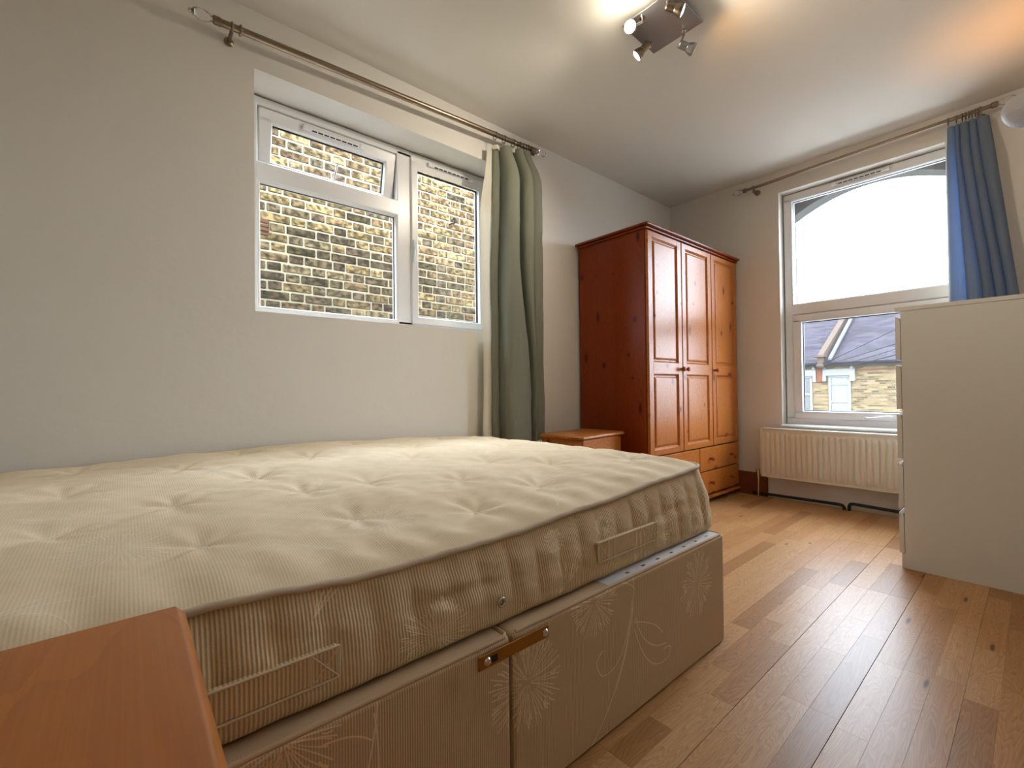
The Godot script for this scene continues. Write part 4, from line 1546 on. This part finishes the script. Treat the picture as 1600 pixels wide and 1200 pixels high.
# ------------------------------------------------------------------ outside
func neighbour_wall() -> void:
	var X := -1.65
	var t := thing("brick_wall", "weathered yellow stock brick wall of the neighbouring house outside the side window", "wall", Vector3(X - 0.15, -3.0, 2.0))
	obj("mortar", bxm(Vector3(X - 0.3, -3.0, -1.5), Vector3(X - 0.006, 3.13, 6.0), 0), M.mortar, t)
	var pal := [Color(0.52, 0.44, 0.30), Color(0.42, 0.365, 0.275), Color(0.33, 0.285, 0.22), Color(0.60, 0.51, 0.35), Color(0.46, 0.38, 0.27), Color(0.38, 0.33, 0.26), Color(0.54, 0.43, 0.31)]
	var rest := Mb.new()
	var row := 0
	var y := 0.6
	while y < 3.08:
		var z := -1.4 + (0.08 if row % 2 else 0.0) + rng.randf_range(-0.012, 0.012)
		var k := row % 2
		while z < 5.9:
			var L := (0.212 if k % 2 == 0 else 0.10) + rng.randf_range(-0.006, 0.006)
			var seen := z + L > 0.92 and z < 3.16 and y > 1.42 and y < 3.10
			if not (seen and z < 3.10 and z + L > 2.985 and y > 1.995 and y < 2.19 and false):
				var b: Mb = Mb.new() if seen else rest
				# weathering: greyer low on the left, yellower up and to the right
				var sel := clampf(0.5 + 0.5 * ((y - 2.2) * 0.8 - (z - 2.0) * 0.35) + rng.randf_range(-0.45, 0.45), 0.0, 0.999)
				var order := [2, 5, 1, 4, 0, 3, 6]
				var c: Color = pal[order[int(sel * 7.0) if rng.randf() > 0.15 else rng.randi() % 7]]
				c = c * rng.randf_range(0.85, 1.2)
				b.tint = Color(c.r * c.r * 0.53, c.g * c.g * 0.53, c.b * c.b * 0.54)
				b.off = Vector2(rng.randf(), rng.randf()) * 5.0
				var out := rng.randf_range(0.0, 0.005)
				var h := 0.0605 + rng.randf_range(-0.003, 0.003)
				var dy := rng.randf_range(-0.002, 0.002)
				b.box(Vector3(X - 0.08, y + dy, z), Vector3(X + out, y + dy + h, z + L), 0.005, 2)
				if seen:
					obj("brick", b, M.brick, t)
			z += L + 0.0135
			k += 1
		row += 1
		y += 0.0757
	rest.off = Vector2.ZERO
	obj("brick_field", rest, M.brick, t).set_meta("kind", "stuff")
	# a brown louvred air brick and an iron hook
	var b := Mb.new()
	b.box(Vector3(X - 0.05, 2.055, 2.985), Vector3(X + 0.002, 2.195, 3.10), 0.004)
	for k in 4:
		b.box(Vector3(X, 2.066 + 0.032 * k, 2.992), Vector3(X + 0.012, 2.084 + 0.032 * k, 3.092), 0.004)
	obj("air_brick", b, M.vent_brown, t)
	b = Mb.new()
	var pts := []
	pts.append(Vector3(X - 0.02, 2.53, 1.35))
	pts.append(Vector3(X + 0.05, 2.53, 1.345))
	for k in 9:
		var a := lerpf(-PI / 2, PI * 0.75, k / 8.0)
		pts.append(Vector3(X + 0.06 + 0.02 * cos(a), 2.555 + 0.026 * sin(a), 1.33))
	b.tube(pts, 0.008, 8)
	obj("iron_hook", b, M.gutter, t)

func house() -> void:
	var Z := -17.0
	var t := thing("house", "terraced yellow brick house with slate roof across the street", "house", Vector3(-2.0, -3.0, -20))
	var b := Mb.new()
	# facade wall, with uv in metres
	b.box(Vector3(-9.0, -3.0, Z - 0.3), Vector3(6.0, 1.70, Z), 0)
	obj("facade", b, M.house_brick, t)
	# roof slopes back from the eaves; two halves meet at the party wall
	for q in [[-9.0, -3.42], [-3.24, 6.0]]:
		b = Mb.new()
		var e0 := Vector3(q[0], 1.72, Z + 0.25)
		var e1 := Vector3(q[1], 1.72, Z + 0.25)
		var r0 := Vector3(q[0], 1.72 + 4.4 * 0.6, Z + 0.25 - 4.4)
		var r1 := Vector3(q[1], 1.72 + 4.4 * 0.6, Z + 0.25 - 4.4)
		var nn := Vector3(0, 1.0, 0.6).normalized()
		var L := e0.distance_to(r0)
		b.quad(e0, e1, r1, r0, nn, Vector2(q[0], 0), Vector2(q[1], 0), Vector2(q[1], -L), Vector2(q[0], -L))
		var dn := Vector3(0, -0.12, 0)
		b.quad(e0 + dn, e1 + dn, r1 + dn, r0 + dn, -nn)
		b.quad(e0, e1, e1 + dn, e0 + dn, Vector3.BACK)
		b.quad(r0, r1, r1 + dn, r0 + dn, Vector3.FORWARD)
		obj("roof", b, M.slate, t)
	b = Mb.new()
	b.box(Vector3(-9.0, 1.5, Z - 6.0), Vector3(6.0, 1.6, Z - 0.3), 0)
	b.box(Vector3(-9.0, -3.0, Z - 9.0), Vector3(6.0, 1.6, Z - 8.7), 0)
	obj("rear_wall", b, M.house_brick, t)
	# parapet of the party wall with its sloping coping and corbelled foot
	b = Mb.new()
	var poly := PackedVector2Array([Vector2(0.30, 1.55), Vector2(0.30, 2.06), Vector2(0.05, 2.2), Vector2(-4.3, 4.55), Vector2(-4.3, 4.0), Vector2(-0.1, 1.5)])
	b.extrude(poly, Vector3(-3.42, 0, Z), Vector3.BACK, Vector3.UP, -0.20)
	var pw := obj("party_wall", b, M.coping, t)
	b = Mb.new()
	b.box(Vector3(-3.49, 1.96, Z + 0.02), Vector3(-3.17, 2.04, Z + 0.40), 0.01)
	obj("corbel", b, M.coping, pw)
	b = Mb.new()
	b.box(Vector3(-3.46, 1.60, Z + 0.05), Vector3(-3.20, 1.70, Z + 0.36), 0.01)
	obj("corbel", b, M.coping, pw)
	b = Mb.new()
	b.extrude(PackedVector2Array([Vector2(0.25, 1.85), Vector2(0.25, 1.92), Vector2(-4.2, 4.53), Vector2(-4.2, 4.44)]), Vector3(-3.08, 0, Z), Vector3.BACK, Vector3.UP, -0.12)
	obj("lead_flashing", b, M.lead, pw)
	# gutter
	for q in [[-9.0, -3.42], [-3.24, 6.0]]:
		b = Mb.new()
		b.box(Vector3(q[0], 1.66, Z + 0.2), Vector3(q[1], 1.76, Z + 0.33), 0.02)
		obj("gutter", b, M.gutter, t)
	# fascia over the bays
	b = Mb.new()
	b.box(Vector3(-9.0, 1.50, Z), Vector3(-2.28, 1.60, Z + 0.05), 0.004)
	obj("fascia", b, M.house_brick, t)
	# painted stone lintels, jambs and brackets
	b = Mb.new()
	b.box(Vector3(-3.32, 1.24, Z), Vector3(-2.28, 1.50, Z + 0.10), 0.01)
	b.box(Vector3(-2.46, 1.02, Z), Vector3(-2.28, 1.26, Z + 0.10), 0.01)
	b.box(Vector3(-3.33, 1.02, Z), Vector3(-3.20, 1.26, Z + 0.10), 0.01)
	b.box(Vector3(-2.42, 1.48, Z), Vector3(-2.33, 1.70, Z + 0.16), 0.01)
	b.box(Vector3(-3.30, 1.50, Z), Vector3(-3.20, 1.66, Z + 0.16), 0.01)
	obj("lintel", b, M.stucco, t)
	b = Mb.new()
	b.box(Vector3(-5.0, 1.24, Z), Vector3(-3.54, 1.50, Z + 0.10), 0.01)
	b.box(Vector3(-3.66, 1.0, Z), Vector3(-3.54, 1.26, Z + 0.10), 0.01)
	b.box(Vector3(-3.66, 1.50, Z), Vector3(-3.56, 1.66, Z + 0.16), 0.01)
	obj("lintel", b, M.stucco, t)
	b = Mb.new()
	b.box(Vector3(-3.53, 1.0, Z), Vector3(-3.34, 1.56, Z + 0.06), 0.004)
	obj("pier", b, M.red_brick, t)
	b = Mb.new()
	b.box(Vector3(-2.27, 1.415, Z), Vector3(3.0, 1.46, Z + 0.01), 0.002)
	obj("red_band", b, M.red_brick, t)
	for q in [[-3.14, -2.42, true], [-4.60, -3.68, false]]:
		var x0: float = q[0]
		var x1: float = q[1]
		b = Mb.new()
		frame4(b, 0, Z - 0.02, Z + 0.05, x0, x1, -0.22, 1.25, 0.09, 0.01)
		if q[2]:
			bar(b, 0, Z - 0.02, Z + 0.04, x0 + 0.05, x1 - 0.05, 0.88, 0.95, 0.005)
			bar(b, 0, Z - 0.02, Z + 0.04, x0 + 0.05, x1 - 0.05, 0.20, 0.27, 0.005)
		else:
			bar(b, 0, Z - 0.02, Z + 0.04, x0 + 0.05, x1 - 0.05, 0.48, 0.56, 0.005)
		var w := obj("window", b, M.stucco, t)
		b = Mb.new()
		bar(b, 0, Z + 0.006, Z + 0.012, x0 + 0.06, x1 - 0.06, -0.16, 1.2, 0.0)
		obj("pane", b, M.far_glass, w)
		b = Mb.new()
		if q[2]:
			b.sheet(60, 2, func(i: float, j: float) -> Vector3:
				return Vector3(lerpf(x0 + 0.05, x1 - 0.05, i), lerpf(1.2, -0.16, j), Z + 0.0025 + 0.0015 * sin(i * 60.0)), func(i: float, j: float) -> Vector2: return Vector2(i, j), Vector3.BACK)
			obj("net_curtain", b, M.net, w)
		else:
			bar(b, 0, Z + 0.001, Z + 0.003, x0 + 0.05, x1 - 0.05, -0.16, 1.2, 0.0)
			obj("dark_interior", b, M.dark_room, w)
	b = Mb.new()
	b.box(Vector3(-9.0, -0.42, Z), Vector3(6.0, -0.14, Z + 0.22), 0.01)
	obj("sill_band", b, M.stucco, t)
	# street below and overhead cables
	structure(obj("ground", bxm(Vector3(-40, -3.3, -45), Vector3(40, -3.0, 30), 0), M.asphalt))
	for q in [[Vector3(-3.1, 1.66, Z + 0.5), Vector3(1.5, 2.25, -9.0), 0.05, "upper of the three dark cables bunched along the gutter across the street"], [Vector3(-2.7, 1.62, Z + 0.5), Vector3(1.6, 2.15, -9.0), 0.05, "middle of the three dark cables bunched along the gutter across the street"],
		[Vector3(-2.3, 1.60, Z + 0.5), Vector3(1.7, 2.05, -9.0), 0.06, "lower of the three dark cables bunched along the gutter across the street"], [Vector3(-3.1, 1.77, Z + 0.31), Vector3(1.4, 2.75, -9.0), 0.03, "single thin cable crossing in front of the grey slate roof"],
		[Vector3(-3.2, 1.655, Z + 0.33), Vector3(1.3, 1.95, -9.0), 0.22, "lowest thin cable, sagging in front of the white window lintels of the house"]]:
		var pts := []
		for s in 13:
			var f := s / 12.0
			var p: Vector3 = q[0].lerp(q[1], f)
			p.y -= q[2] * 4.0 * f * (1.0 - f)
			pts.append(p)
		b = Mb.new()
		b.tube(pts, 0.009, 6)
		tag(obj("overhead_cable", b, M.gutter), q[3], "cable", "overhead cables outside the far window")
